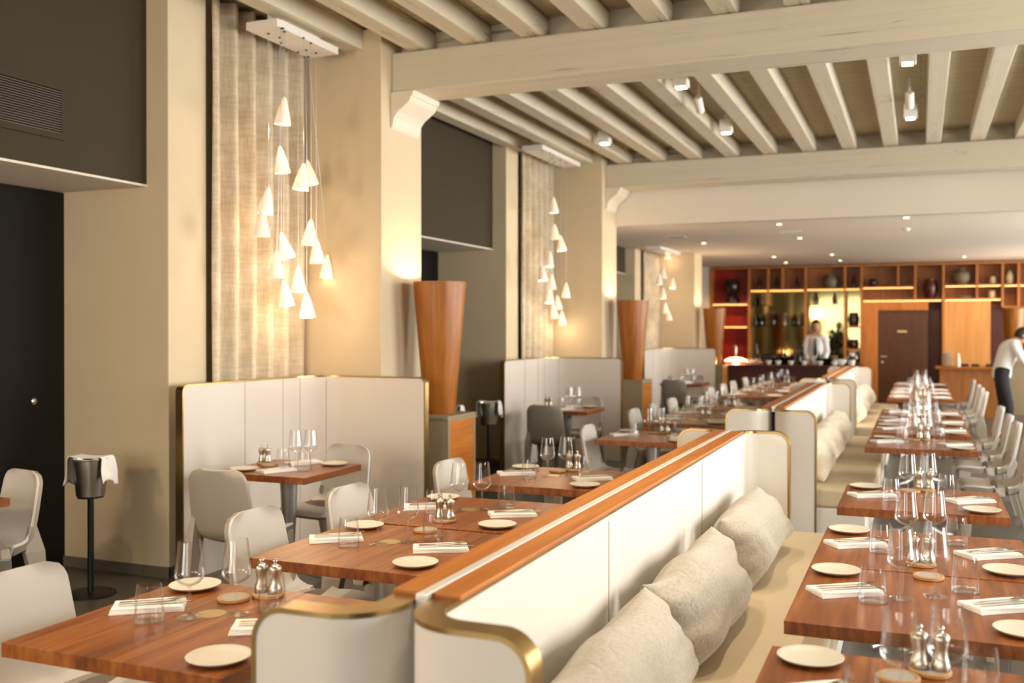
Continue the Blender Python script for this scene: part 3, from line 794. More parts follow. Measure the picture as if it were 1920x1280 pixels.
ROT = math.radians(33)
def settings(cx, cy, desc, kind, cut=True, jit=.012, mills=True, wg=True):
    """two facing covers on a table centred at cx,cy; kind 'plain', 'far' (only a coaster at the far edge) or 'near' (mills at the near edge)"""
    r = random.uniform
    Z = .7505
    def put(key, mk, nm, cat, x, y, rz=0, z=Z, grp=None, j=True):
        if j: x += r(-jit,jit); y += r(-jit,jit)
        return place(key, mk, nm, cat, (cx+x, cy+y, z), rz, grp)
    for s, w in ((-1,'left setting'),(1,'right setting')):
        put('plate', make_plate, 'beige stoneware bread plate, %s, %s' % (w, desc), 'plate', .285*s, -.27*s if s > 0 else .30, 0, Z, 'bread plates')
        nx, ny = .245*s, .03 if s < 0 else .01
        jx, jy, ja = r(-jit,jit), r(-jit,jit), r(-.08,.08)
        put('napkin', make_napkin, 'folded white napkin, %s, %s' % (w, desc), 'napkin', nx+jx, ny+jy, ROT+ja, Z, 'folded napkins', False)
        if cut:
            c, sn = math.cos(ROT+ja), math.sin(ROT+ja)
            put('knife', make_knife, 'steel knife lying on the napkin, %s, %s' % (w, desc), 'knife', nx+jx+.022*c+.018*sn, ny+jy+.022*sn-.018*c, ROT+ja+r(-.06,.02)+(PI if s<0 else 0)*0, Z+.0185, 'table knives', False)
            put('fork', make_fork, 'steel fork lying on the napkin, %s, %s' % (w, desc), 'fork', nx+jx+.015*c-.018*sn, ny+jy+.015*sn+.018*c, ROT+ja+r(-.03,.1), Z+.0185, 'table forks', False)
        put('tumbler', make_tumbler, 'clear water tumbler, %s, %s' % (w, desc), 'glass', -.138 if s < 0 else .13, -.07 if s < 0 else .19, 0, Z, 'water tumblers')
        if wg:
            put('wine', make_wineglass, 'tall clear wine glass, %s, %s' % (w, desc), 'wine glass', -.052 if s < 0 else .045, .02 if s < 0 else .09, 0, Z, 'wine glasses')
    if kind == 'far':
        put('coaster', make_coaster, 'round wooden coaster, %s' % desc, 'coaster', .015, .325, 0, Z, 'wooden coasters')
    else:
        bx, by = (.0,-.255) if kind == 'near' else (.02,.31)
        put('coaster', make_coaster, 'round wooden coaster under the mills, %s' % desc, 'coaster', bx, by, 0, Z, 'wooden coasters', False)
        if kind != 'near': put('coaster', make_coaster, 'empty round wooden coaster, %s' % desc, 'coaster', bx-.075, by-.085, 0, Z, 'wooden coasters', False)
        put('mill', make_mill, 'left steel pepper mill, %s' % desc, 'pepper mill', bx-.026, by, 0, Z+.0125, 'pepper mills', False)
        put('mill', make_mill, 'right steel salt mill, %s' % desc, 'pepper mill', bx+.026, by+.004, 0, Z+.0125, 'pepper mills', False)

# right row: (centre y, kind)
RT = [(2.5,'plain'),(3.54,'far'),(4.335,'near'),(5.65,'plain'), (8.37,'plain'),(9.5,'far'),(10.3,'near'),(11.35,'plain'), (13.95,'plain'),(14.85,'far'),(15.65,'near'),(17.1,'plain')]
names = ['first','second','third','fourth','fifth','sixth','seventh','eighth','ninth','tenth','eleventh','twelfth']
for k, (y, kd) in enumerate(RT):
    d = '%s table of the right row' % names[k]
    place('tab', make_table(.785,.78), 'walnut dining table, %s from the camera in the right row' % names[k], 'table', (.006,y,0), 0, 'walnut tables in the right row')
    settings(.006, y, d, kd, cut=(k < 8))
LT = [(2.47,'plain'),(3.61,'far'),(4.42,'near'),(5.65,'plain'), (8.08,'plain'),(9.66,'far'),(10.46,'near'),(11.35,'plain'), (13.6,'plain'),(14.55,'far'),(15.35,'near'),(16.5,'plain')]
for k, (y, kd) in enumerate(LT):
    d = '%s table of the left row' % names[k]
    place('tabL', make_table(.78,.78 if k else .78, True), 'walnut dining table, %s from the camera in the left row' % names[k], 'table', (-2.045,y,0), 0, 'walnut tables in the left row')
    settings(-2.045, y, d, kd, cut=(k < 8))
# booth tables
BT = [((-3.76,5.385),'booth table before the first curtain'),((-3.66,10.55),'booth table in the middle bay'),((-3.58,16.25),'booth table in the far bay'),((-4.80,3.54),'table at the left edge')]
for k, ((x, y), d) in enumerate(BT):
    place('tabB', make_table(.68,.66), 'small walnut table, the %s' % d, 'table', (x,y,0), 0, 'small walnut tables by the left wall')
def booth_setting(x, y, d, cut):
    Z = .7505
    place('plate', make_plate, 'bread plate at the right rear of the %s' % d, 'plate', (x+.2,y+.22,Z), 0, 'bread plates')
    place('plate', make_plate, 'bread plate at the left front of the %s' % d, 'plate', (x-.2,y-.2,Z), 0, 'bread plates')
    place('napkin', make_napkin, 'folded napkin at the front of the %s' % d, 'napkin', (x+.02,y-.16,Z), ROT+.5, 'folded napkins')
    place('napkin', make_napkin, 'folded napkin at the rear of the %s' % d, 'napkin', (x-.02,y+.2,Z), ROT+.4, 'folded napkins')
    if cut:
        place('fork', make_fork, 'fork on the front napkin of the %s' % d, 'fork', (x+.0,y-.15,Z+.0185), ROT+.55, 'table forks')
        place('knife', make_knife, 'knife on the front napkin of the %s' % d, 'knife', (x+.035,y-.17,Z+.0185), ROT+.5, 'table knives')
    place('wine', make_wineglass, 'left wine glass on the %s' % d, 'wine glass', (x+.01,y+.06,Z), 0, 'wine glasses')
    place('wine', make_wineglass, 'right wine glass on the %s' % d, 'wine glass', (x+.085,y+.12,Z), 0, 'wine glasses')
    place('tumbler', make_tumbler, 'tumbler at the middle of the %s' % d, 'glass', (x-.08,y+.05,Z), 0, 'water tumblers')
    place('tumbler', make_tumbler, 'tumbler at the right of the %s' % d, 'glass', (x+.15,y-.05,Z), 0, 'water tumblers')
    place('coaster', make_coaster, 'wooden coaster under the mills on the %s' % d, 'coaster', (x-.26,y+.1,Z), 0, 'wooden coasters')
    place('coaster', make_coaster, 'empty wooden coaster on the %s' % d, 'coaster', (x-.17,y+.02,Z), 0, 'wooden coasters')
    place('mill', make_mill, 'left steel mill on the %s' % d, 'pepper mill', (x-.284,y+.1,Z+.0125), 0, 'pepper mills')
    place('mill', make_mill, 'right steel mill on the %s' % d, 'pepper mill', (x-.236,y+.1,Z+.0125), 0, 'pepper mills')
for k in range(3): booth_setting(BT[k][0][0], BT[k][0][1], BT[k][1], k == 0)

# ------------------------------------------------------------------ chairs (front is local +y)
def chair(x, y, rz, lab, grp): return place('chair', make_chair, lab, 'chair', (x,y,0), rz, grp)
for k, (y, kd) in enumerate(LT):
    x = [-2.54,-2.49,-2.46,-2.42,-2.31][k] if k < 5 else -2.40
    chair(x, y + [-.02,.04,-.04,-.17,-.18,0,0,-.05,0,0,0,0][k], -PI/2 + random.uniform(-.05,.05), 'grey shell dining chair on the aisle side of the %s left row table' % names[k], 'chairs along the left row')
for k, (y, kd) in enumerate(RT):
    chair(.52, y + (.0 if k < 4 else .05), PI/2 + random.uniform(-.04,.04), 'grey shell dining chair on the right side of the %s right row table' % names[k], 'chairs along the right row')
chair(-3.72,4.86,.05, 'grey chair seen from behind at the nearest booth table', 'booth chairs')
chair(-3.68,5.70,PI-.12, 'chair facing the camera at the nearest booth table', 'booth chairs')
chair(-3.66,10.05,.03, 'grey chair seen from behind at the middle booth table', 'booth chairs')
chair(-3.64,10.93,PI-.1, 'chair facing the camera at the middle booth table', 'booth chairs')
chair(-3.60,15.72,.03, 'dark grey chair seen from behind at the far booth table', 'booth chairs')
chair(-3.58,16.62,PI-.1, 'chair facing the camera at the far booth table', 'booth chairs')
chair(-4.76,3.93,PI-.25, 'taupe chair at the left edge of the photo before the dark door', 'booth chairs')

# ------------------------------------------------------------------ wine coolers
def make_cooler():
    t = bpy.data.objects.new('cooler_stand', None); COL.objects.link(t)
    MB().lathe([(0,0),(.15,0),(.15,.008),(.14,.012),(.03,.016),(0,.016)], 36).build('foot_plate', M['blackmetal'], t, smooth=True)
    MB().lathe([(0,.016),(.019,.016),(.019,.6),(0,.6)], 16).build('pole', M['blackmetal'], t, smooth=True)
    MB().lathe([(0,.6),(.075,.6),(.078,.603),(.078,.608),(0,.608)], 28).build('holder_ring', M['blackmetal'], t, smooth=True)
    return t
def make_bucket():
    t = bpy.data.objects.new('wine_cooler', None); COL.objects.link(t)
    MB().lathe([(0,0),(.078,0),(.084,.005),(.09,.07),(.091,.075),(.092,.08),(.105,.225),(.113,.232),(.113,.236),(.103,.236),(.101,.225),(.088,.08),(.082,.012),(0,.012)], 36).build('bucket', M['steel'], t, smooth=True)
    return t
def make_cloth():
    m = MB()
    # a folded cloth laid across the rim, its two ends hanging down on opposite sides
    prof = [(-.135,-.17),(-.128,-.1),(-.122,-.03),(-.116,.004),(-.1,.012),(-.04,.006),(.04,.006),(.1,.012),(.116,.004),(.122,-.03),(.13,-.09),(.14,-.15)]
    pr = spline(prof, 44)
    def fn(u, v):
        p = pr[int(round(u*44))]; drop = abs(p[0]) > .115
        y = (v-.5)*.13*(1+.25*(-p[1])/.17 if drop else 1)
        w = .009*math.sin(v*9+p[1]*20) if drop else 0
        return (p[0]+w*(1 if p[0] > 0 else -1), y, p[1] + (.02*math.sin(v*5)*(1 if p[1] < -.1 else 0)))
    m.grid(fn, 44, 12)
    o = m.build('cloth', M['napkin'], smooth='all')
    md = o.modifiers.new('thick', 'SOLIDIFY'); md.thickness = .003; md.offset = 0
    return o
CLR = [(-4.76,4.72,'nearest steel wine bucket, on the stand by the pier','stand of the nearest wine bucket before the grey pier','white cloth over the nearest wine bucket'),
       (-4.33,9.9,'wine bucket right of the first uplighter pedestal','black stand of the wine bucket beside the middle booth','white cloth over the wine bucket beside the middle booth'),
       (-4.45,9.2,'wine bucket partly hidden behind the first uplighter','black stand partly hidden behind the first uplighter','white cloth on the bucket behind the first uplighter')]
for x, y, a, b_, c_ in CLR:
    place('cstand', make_cooler, b_, 'stand', (x,y,0), 0, 'wine cooler stands')
    place('bucket', make_bucket, a, 'wine cooler', (x,y,.609), 0, 'wine coolers')
    place('cloth', make_cloth, c_, 'cloth', (x,y,.609+.238), math.radians(12), 'cloths on the wine coolers')

# ------------------------------------------------------------------ ceiling fittings
def make_boxspot():
    t = bpy.data.objects.new('ceiling_spotlight', None); COL.objects.link(t)
    B(-.065,.065,-.065,.065,0,.14).build('housing', M['white'], t, bevel=.006)
    B(-.02,.02,-.02,.02,.14,.212).build('mount', M['white'], t)
    B(-.05,.05,-.062,.05,-.003,-.0002).build('reflector', M['chrome'], t)
    for s in (-1,1): B(-.042,.042,.026*s-.02,.026*s+.02,-.008,-.0032).build('lens', M['spot'], t)
    return t
def make_recess():
    t = bpy.data.objects.new('recessed_downlight', None); COL.objects.link(t)
    MB().lathe([(.032,0),(.055,0),(.055,-.004),(.032,-.004)], 24, closed=True).build('bezel', M['white'], t, smooth=True)
    MB().lathe([(0,-.001),(.031,-.001),(.031,-.003),(0,-.003)], 20).build('lens', M['spot'], t, smooth=True)
    return t
blabs = ['square white spotlight between joists, nearer of the pair at right','square white spotlight between joists, farther of the pair at right','square white spotlight between joists left of centre, nearer','square white spotlight between joists left of centre, farther','square white spotlight near the left ends of the joists']
for (x, y), lab in zip([(-.096,8.68),(-.095,10.95),(-1.97,8.77),(-1.97,11.0),(-3.385,11.1)], blabs):
    place('bspot', make_boxspot, lab, 'spotlight', (x,y,3.79), 0, 'square ceiling spotlights')
for (x, y, lab) in [(-.095,10.1,'white cylinder track spotlight hanging between the two square spotlights at right'),(-1.97,9.55,'white cylinder track spotlight left of centre between joists')]:
    t = thing('track_spotlight', lab, 'spotlight', (x,y,3.80))
    MB().lathe([(0,-.09),(.036,-.09),(.04,-.085),(.04,.07),(.03,.085),(0,.088)], 20, M=Matrix.Rotation(.9,4,'X')).build('head', M['white'], t, smooth=True)
    MB().tube([(0,0,.04),(0,0,.198)], .012, 8).build('mount_arm', M['white'], t)
for k, (x, y) in enumerate([(-1.757,13.77),(-.165,13.56),(-1.728,16.0),(-3.3,16.38),(-2.652,20.0),(-2.657,21.9),(-1.552,19.84),(-1.533,21.62),(.8,21.4),(1.9,16.5),(1.9,20.0)]):
    place('recess', make_recess, ['downlight in the white ceiling just past the far beam, left','downlight in the white ceiling just past the far beam, right','downlight in the white ceiling left of centre','downlight in the white ceiling above the far booth','downlight above the left end of the bar, nearer','downlight above the left end of the bar, farther','downlight above the barman, nearer','downlight above the barman, farther','downlight above the service counter','downlight in the white ceiling at right edge','downlight in the far right ceiling'][k], 'downlight', (x,y,3.05), 0, 'recessed downlights')
t = thing('ceiling_diffuser', 'slim white rectangular diffuser in the white ceiling', 'diffuser', (-1.742,14.9,3.05))
B(-.16,.16,-.05,.05,-.008,0).build('frame', M['white'], t, bevel=.002); B(-.14,.14,-.035,.035,-.01,-.0082).build('diffuser_panel', M['lampglow'] if False else M['white'], t)
t = thing('ceiling_vent', 'dark slot vent in the white ceiling above the far booth', 'vent', (-3.46,15.1,3.05))
B(-.14,.14,-.07,.07,-.008,0).build('frame', M['white'], t, bevel=.002); B(-.12,.12,-.05,.05,-.01,-.0082).build('grille', M['black'], t)
t = thing('smoke_detector', 'small ceiling detector beyond the far beam at right', 'detector', (-.18,15.04,3.05))
MB().lathe([(0,0),(.05,0),(.05,-.02),(.035,-.035),(0,-.035)], 20).build('detector_housing', M['white'], t, smooth=True)

# ------------------------------------------------------------------ bar wall: shelving with niches
YS, YB = 22.8, 23.2
t = thing('wall_shelving', 'wall-wide wooden shelving of lit niches behind the bar', 'shelving', (0, 0, 0))
def part(nm, x0, x1, y0, y1, z0, z1, m, bevel=.004, par=None):
    return B(x0,x1,y0,y1,z0,z1).build(nm, m, par or t, bevel=bevel)
XS = [-4.43,-3.574,-3.151,-2.838,-2.345,-1.517,-1.177,-.435,-.097,.454,1.094,1.572,1.867,2.3,2.9]
part('back_panel', -4.43, 3.6, YB-.02, YB, 0, 3.02, M['shelfwood'])
part('red_panel', -4.41, -3.59, YB-.035, YB-.021, 0, 3.0, M['red'])['label'] = 'glossy red back panel of the left niche'
part('cornice', -4.43, 3.6, YS-.01, YB-.03, 2.985, 3.03, M['shelfwood'])
W = .022
zlow = {0:.0,1:0,5:0}
for i, x in enumerate(XS):
    zb = [0,0,2.16,2.53,0,0,0,2.55,2.25,0,2.25,2.08,2.08,0,2.25][i]
    part('upright', x-W, x+W, YS, YB-.03, zb, 2.985, M['shelfwood'])
def shelf(x0, x1, z, m=None, led=True, th=.035):
    s = part('shelf', x0+W, x1-W, YS+.005, YB-.03, z-th, z, m or M['shelfwood'])
    if led: part('led_strip', x0+W+.02, x1-W-.02, YS+.012, YS+.02, z-th-.012, z-th-.001, M['led'], 0, s)
shelf(XS[0],XS[1],2.22); shelf(XS[0],XS[1],1.71)
shelf(XS[1],XS[4],2.525); shelf(XS[4],XS[6],2.53)
shelf(XS[6],XS[8],2.55); shelf(XS[6],XS[9],2.27); shelf(XS[9],XS[11],2.565); shelf(XS[9],XS[11],2.275); shelf(XS[11],XS[13],2.56); shelf(XS[11],XS[13],2.1,led=False); shelf(XS[13],XS[14],2.4)
part('mirror_panel', XS[1]+W, XS[6]-W, YB-.04, YB-.03, .9, 2.48, M['mirror'])['label'] = 'bronze mirror behind the bottles'
for x0, x1, z in ((XS[1],XS[2],2.17),(XS[4],XS[5],2.18),(XS[1],XS[4],1.705)):
    part('glass_shelf', x0+W, x1-W, YS+.02, YB-.045, z-.012, z, M['shelfglass'], 0)
shelf(XS[5],XS[6],1.69,led=False)
shelf(XS[5],XS[6],1.2,led=False)
part('panel', XS[6]+W, -.84, YS+.06, YB-.03, 0, 2.23, M['shelfwood'])
part('door_header', -.84, .16, YS+.06, YB-.03, 2.03, 2.23, M['shelfwood'])
part('recess_back', .16, XS[9]-W, YB-.1, YB-.03, 0, 2.23, M['barwood'])
part('light_panel', XS[9]+W, 1.35, YS+.03, YB-.03, 0, 2.235, M['lightpanel'])
part('recess_back', 1.35, XS[13]-W, YB-.1, YB-.03, 0, 2.06, M['barwood'])
part('light_panel', XS[13]+W, 3.6, YS+.03, YB-.03, 0, 2.2, M['lightpanel'])
d = struct(B(-.835,.155,22.9,22.95,0,2.025).build('door_4', M['darkwood'], bevel=.004))
B(-.79,-.66,22.88,22.9,1.03,1.05).build('handle', M['steel'], d); MB().lathe([(0,-.01),(.025,-.01),(.025,.01),(0,.01)],16,c=(-.75,22.89,.92),M=Matrix.Rotation(PI/2,4,'X')).build('lock', M['steel'], d)
B(-.45,-.26,22.893,22.899,1.56,1.6).build('door_sign', M['inlay'], d)
# vessels on the shelves
def vessel(nm, lab, cat, x, z, prof, m, y=22.97, grp=None):
    o = MB().lathe(prof, 24).build(nm, m, smooth=True, loc=(x,y,z+.002)); return tag(o, lab, cat, grp)
def vprof(rb, rm, rn, h, hm=.5):
    return [(0,0),(rb,0),(rb*1.02,.004),(rm*.93,h*hm*.55),(rm,h*hm),(rm*.9,h*(hm+.25*(1-hm)+.1)),(rn,h*.95),(rn*1.05,h),(rn*.85,h),(rn*.8,h*.93),(0,h*.6)]
vessel('round_vase','large grey round clay jar in the top right niche','vase',.8,2.565,vprof(.11,.19,.07,.33,.5),M['clay'])
vessel('round_vase','large dark round jar above the bar mirror','vase',-1.83,2.53,vprof(.13,.17,.1,.29,.5),M['clay'])
vessel('red_vase','tall red and black glazed jar in the centre niche','vase',.2,2.275,vprof(.08,.14,.1,.42,.6),M['darkred'])
vessel('red_bowl','dark glazed urn in the red niche at far left','vase',-3.98,2.40,vprof(.09,.17,.13,.36,.6),M['darkglaze'],22.985)
vessel('plinth','round dark stand under the urn in the red niche','stand',-3.98,2.22,[(0,0),(.15,0),(.16,.03),(.15,.06),(.11,.16),(.13,.175),(0,.175)],M['darkglaze'],22.985)
vessel('cup','pale clay cup in the upper right niche','cup',1.4,2.565,vprof(.06,.075,.06,.16),M['paleclay'])
vessel('cup','pale clay cup in the lower right niche','cup',1.38,2.275,vprof(.07,.075,.065,.15),M['paleclay'])
vessel('bottle_vase','slender pale bottle vase in the tall right niche','vase',1.72,2.56,vprof(.06,.085,.03,.28,.45),M['paleclay'])
vessel('clay_plate','flat clay dish on the lower shelf below the grey jar','dish',.86,2.275,[(0,0),(.06,0),(.17,.03),(.175,.035),(.16,.035),(.05,.012),(0,.012)],M['paleclay'])
vessel('dark_pot','dark pot on the shelf left of the red jar','pot',-.95,2.55,vprof(.06,.085,.06,.17),M['darkglaze'])
vessel('glass_decanter','small clear decanter right of the dark pot','decanter',-.69,2.55,[(0,0),(.07,0),(.08,.02),(.04,.07),(.02,.1),(.022,.16),(.018,.16),(.014,.1),(0,.09)],M['glass'])
vessel('wine_carafe','thin clear carafe left of the red jar','carafe',-.27,2.55,[(0,0),(.05,0),(.06,.02),(.03,.09),(.015,.13),(.02,.2),(.016,.2),(.011,.13),(0,.09)],M['glass'])
for k, (x, z, lab) in enumerate([(-3.37,2.525,'slim dark bottle in the first niche above the mirror'),(-2.99,2.525,'squat dark bottle in the second niche above the mirror'),(-2.55,2.525,'slim bottle in the third niche above the mirror'),(-1.35,2.53,'slim bottle in the niche right of the dark jar')]):
    vessel('bottle', lab, 'bottle', x, z, [(0,0),(.035,0),(.037,.01),(.037,.16),(.015,.21),(.014,.28),(0,.28)], M['darkglaze'], grp='bottles above the mirror')
BOT = [(0,0),(.038,0),(.04,.01),(.04,.17),(.016,.23),(.014,.3),(.016,.31),(0,.31)]
bt = ['greenglass','glass','darkglaze','greenglass','amberglass','glass']
for k, (x, z) in enumerate([(-3.46,2.17),(-3.3,2.17),(-3.45,1.705),(-3.32,1.705),(-3.05,1.705),(-2.8,1.705),(-2.62,1.705),(-2.5,1.705),(-2.42,1.705),(-2.15,2.18),(-1.75,2.18),(-1.68,2.18)]):
    o = place('bot'+bt[k%6], lambda k=k: MB().lathe(BOT, 18).build('bottle', M[bt[k%6]], smooth=True), '%s bottle from the left on the glass shelves before the mirror' % (['first','second']+names[2:12])[k], 'bottle', (x, 22.98, z+.002), 0, 'bottles on the glass shelves')
    o.scale = (1,1,.8+.25*((k*37)%10)/10)
vessel('dark_jar','dark jar on the small shelf right of the barman','jar',-1.35,1.69,vprof(.09,.11,.08,.3),M['darkglaze'])
vessel('copper_pot','copper jar under the small shelf right of the barman','jar',-1.36,1.2,vprof(.09,.11,.09,.2),M['amberglass'])

# bar counter
YC = 19.0
t = thing('bar_counter', 'long dark mahogany bar counter in front of the mirror', 'bar', (0,0,0))
part('front_panel', -3.38, -1.0, YC+.05, YC+.6, 0, .92, M['barwood']); part('worktop', -3.48, -.95, YC-.05, YC+.66, .92, .965, M['barwood'])
part('end_panel', -3.47, -3.385, YC+.03, YC+.6, 0, .918, M['lightpanel'])
t = thing('back_counter', 'dark counter against the wall behind the barman', 'counter', (0,0,0))
part('cabinet', -3.55, -1.2, 22.25, 22.77, 0, .86, M['barwood']); part('worktop', -3.57, -1.19, 22.2, 22.79, .86, .9, M['barwood'])
# items on the bar
ZB = .967
def on_bar(nm, lab, cat, x, prof, m, dy=.25, grp=None):
    o = MB().lathe(prof, 18).build(nm, m, smooth=True, loc=(x, YC+dy, ZB)); return tag(o, lab, cat, grp)
lp = thing('table_lamp', 'glowing table lamp at the left end of the bar', 'lamp', (-3.27, YC+.3, ZB))
MB().lathe([(0,0),(.08,0),(.08,.012),(.012,.02),(.01,.18),(0,.18)],20).build('base', M['steel'], lp, smooth=True)
MB().tube([(0,0,.17),(.0,0,.3),(-.02,0,.36)], [.02,.028,.016], 10).build('stem', M['steel'], lp, smooth=True)
MB().lathe([(.215,.05),(.2,.075),(.12,.115),(.03,.125),(.0,.127),(0,.122),(.03,.12),(.118,.11),(.195,.07),(.21,.05)],28).build('lamp_shade', M['lampglow'], lp, smooth=True)
for k in range(5):
    on_bar('cocktail_glass', '%s of the small glasses beside the bar lamp' % ['first','second','third','fourth','last'][k], 'glass', -3.0+.075*k, [(0,0),(.03,0),(.035,.01),(.038,.1),(.035,.1),(.031,.012),(0,.012)], M['glass'], .2, 'glasses beside the bar lamp')
on_bar('champagne_bucket','dark round bucket on the bar left of centre','bucket',-2.66,vprof(.12,.19,.16,.2,.6),M['darkglaze'],.35)
on_bar('fruit_bowl','copper bowl on the bar left of the barman','bowl',-2.3,[(0,0),(.05,0),(.1,.06),(.14,.14),(.13,.14),(.09,.065),(0,.015)],M['amberglass'],.3)
for k, (x, mm) in enumerate([(-2.9,'greenglass'),(-2.42,'amberglass'),(-2.36,'darkglaze'),(-2.2,'darkglaze'),(-2.1,'greenglass'),(-2.03,'darkglaze'),(-1.75,'greenglass')]):
    o = on_bar('bottle','%s bottle from the left standing on the bar counter' % names[k],'bottle',x,BOT,M[mm],.42,'bottles on the bar counter')
    o.scale = (1,1,[1.25,1.1,1.0,1.05,1.0,1.05,.8][k])
for k, x in enumerate([-2.62,-2.45,-2.22,-1.98,-1.7,-1.45]):
    on_bar('cup','%s white cup from the left on the bar edge' % names[k],'cup',x,[(0,0),(.03,0),(.05,.04),(.055,.075),(.05,.075),(.044,.04),(0,.01)],M['white'],.08,'white cups on the bar edge')
on_bar('stacked_bowls','white bowl at the right end of the bar','bowl',-1.36,[(0,0),(.05,0),(.11,.06),(.13,.11),(.12,.11),(.1,.06),(0,.02)],M['white'],.2)
on_bar('black_tray','shallow black bowl right of the barman','bowl',-1.62,[(0,0),(.1,0),(.19,.09),(.2,.12),(.18,.12),(.1,.03),(0,.02)],M['darkglaze'],.4)
pl = thing('flower_pot', 'pot of pink and white flowers at the right end of the bar', 'flowers', (-1.16,YC+.25,ZB))
MB().lathe([(0,0),(.05,0),(.065,.1),(.06,.1),(.045,.01),(0,.01)],18).build('pot', M['white'], pl, smooth=True)
for k in range(14):
    a = k*2.4; r = .03+.05*(k%3)/2
    MB().lathe([(0,-.03),(.02,-.02),(.032,0),(.022,.018),(0,.026)],10,c=(r*math.cos(a),r*math.sin(a),.14+.025*(k%4))).build('blossom', M['flower'] if k%2 else M['white'], pl, smooth=True)
MB().lathe([(0,.09),(.06,.1),(.075,.13),(.05,.17),(0,.18)],12).build('foliage', M['leaf'], pl, smooth=True)
# leafy plant behind the barman's side
pt = thing('potted_plant','dark leafy plant on the back counter right of the barman','plant',(-1.72,22.5,.902))
MB().lathe([(0,0),(.07,0),(.09,.16),(.08,.16),(.06,.02),(0,.02)],18).build('pot', M['clay'], pt, smooth=True)
m = MB(); rn = random.Random(3)
for k in range(60):
    a = rn.uniform(0,2*PI); el = rn.uniform(-.2,1.2); r = rn.uniform(.06,.24); c = Vector((r*math.cos(a)*.8, r*math.sin(a)*.8, .3+rn.uniform(0,.4)))
    dx = Vector((math.cos(a)*math.cos(el), math.sin(a)*math.cos(el), math.sin(el)))*.08; sd = Vector((-math.sin(a), math.cos(a), 0))*.03
    up_ = dx.cross(sd).normalized()*.004
    m.add([c-dx, c+sd+up_, c+dx, c-sd+up_, c-up_*2],[(0,1,2,4),(0,4,2,3),(0,3,2,1)])
m.build('foliage', M['leaf'], pt)
MB().tube([(0,0,.1),(.01,.0,.3),(0,.01,.55)],.008,6).build('stem', M['leaf'], pt)

# service station
t = thing('service_counter', 'wooden service counter before the light panel at right', 'counter', (0,0,0))
part('front_panel', .42, 1.5, 20.25, 20.75, 0, .89, M['shelfwood']); part('worktop', .27, 1.55, 20.15, 20.8, .89, .93, M['rail'])
part('side_panel', .34, .42, 20.25, 20.7, 0, .888, M['rail'])
def on_st(nm, lab, cat, x, prof, m, dy=.2):
    o = MB().lathe(prof, 22).build(nm, m, smooth=True, loc=(x, 20.25+dy, .931)); tag(o, lab, cat)
for k in range(9):
    o = MB().lathe([(0,0),(.06,0),(.1,.018),(.102,.022),(.095,.022),(.06,.008),(0,.008)],26).build('plate', M['plate'], smooth=True, loc=(.47,20.42,.931+.03*k))
    tag(o, '%s plate from the bottom of the stack on the service counter' % (['lowest']+names[1:9])[k], 'plate', 'plates stacked on the service counter')
on_st('white_bottle','white bottle beside the plate stack on the service counter','bottle',.66,[(0,0),(.035,0),(.037,.01),(.037,.15),(.02,.19),(.018,.22),(.022,.225),(.022,.25),(0,.25)],M['white'],.1)
for k, x in enumerate([.78,.96,1.2]):
    o = B(-.065,.065,-.05,.05,0,.05).build('black_box', M['blackmetal'], bevel=.006, loc=(x,20.55,.931)); tag(o, '%s black box from the left on the service counter' % ['first','second','third'][k], 'box', 'black boxes on the service counter')

# ------------------------------------------------------------------ people
def skin_mesh(name, verts, edges, radii, m, parent, sub=2, root=0):
    me = bpy.data.meshes.new(name); me.from_pydata([tuple(v) for v in verts], edges, []); me.update()
    o = bpy.data.objects.new(name, me); COL.objects.link(o)
    bpy.context.view_layer.objects.active = o
    md = o.modifiers.new('skin','SKIN'); md.use_smooth_shade = True
    if not me.skin_vertices: 
        bm = bmesh.new(); bm.from_mesh(me); bm.verts.layers.skin.verify(); bm.to_mesh(me); bm.free()
    for i, r in enumerate(radii):
        me.skin_vertices[0].data[i].radius = (r if isinstance(r, tuple) else (r, r))
        me.skin_vertices[0].data[i].use_root = (i == root)
    s = o.modifiers.new('sub','SUBSURF'); s.levels = sub; s.render_levels = sub
    dg = bpy.context.evaluated_depsgraph_get(); ev = o.evaluated_get(dg); nm = bpy.data.meshes.new_from_object(ev)
    o.modifiers.clear(); o.data = nm; nm.materials.clear(); nm.materials.append(m)
    for p in nm.polygons: p.use_smooth = True
    o.name = name
    if parent: o.parent = parent
    return o
def ball(name, c, r, m, parent, n=14, rot=None):
    v = MB().lathe([(0,-1)] + [(math.cos(a), math.sin(a)) for a in [(-PI/2)+PI*k/8 for k in range(1,8)]] + [(0,1)], n)
    Mx = Matrix.Translation(c) @ (rot or Matrix.Identity(4)) @ Matrix.Diagonal((r[0],r[1],r[2],1))
    return v.xf(Mx).build(name, m, parent, smooth='all')
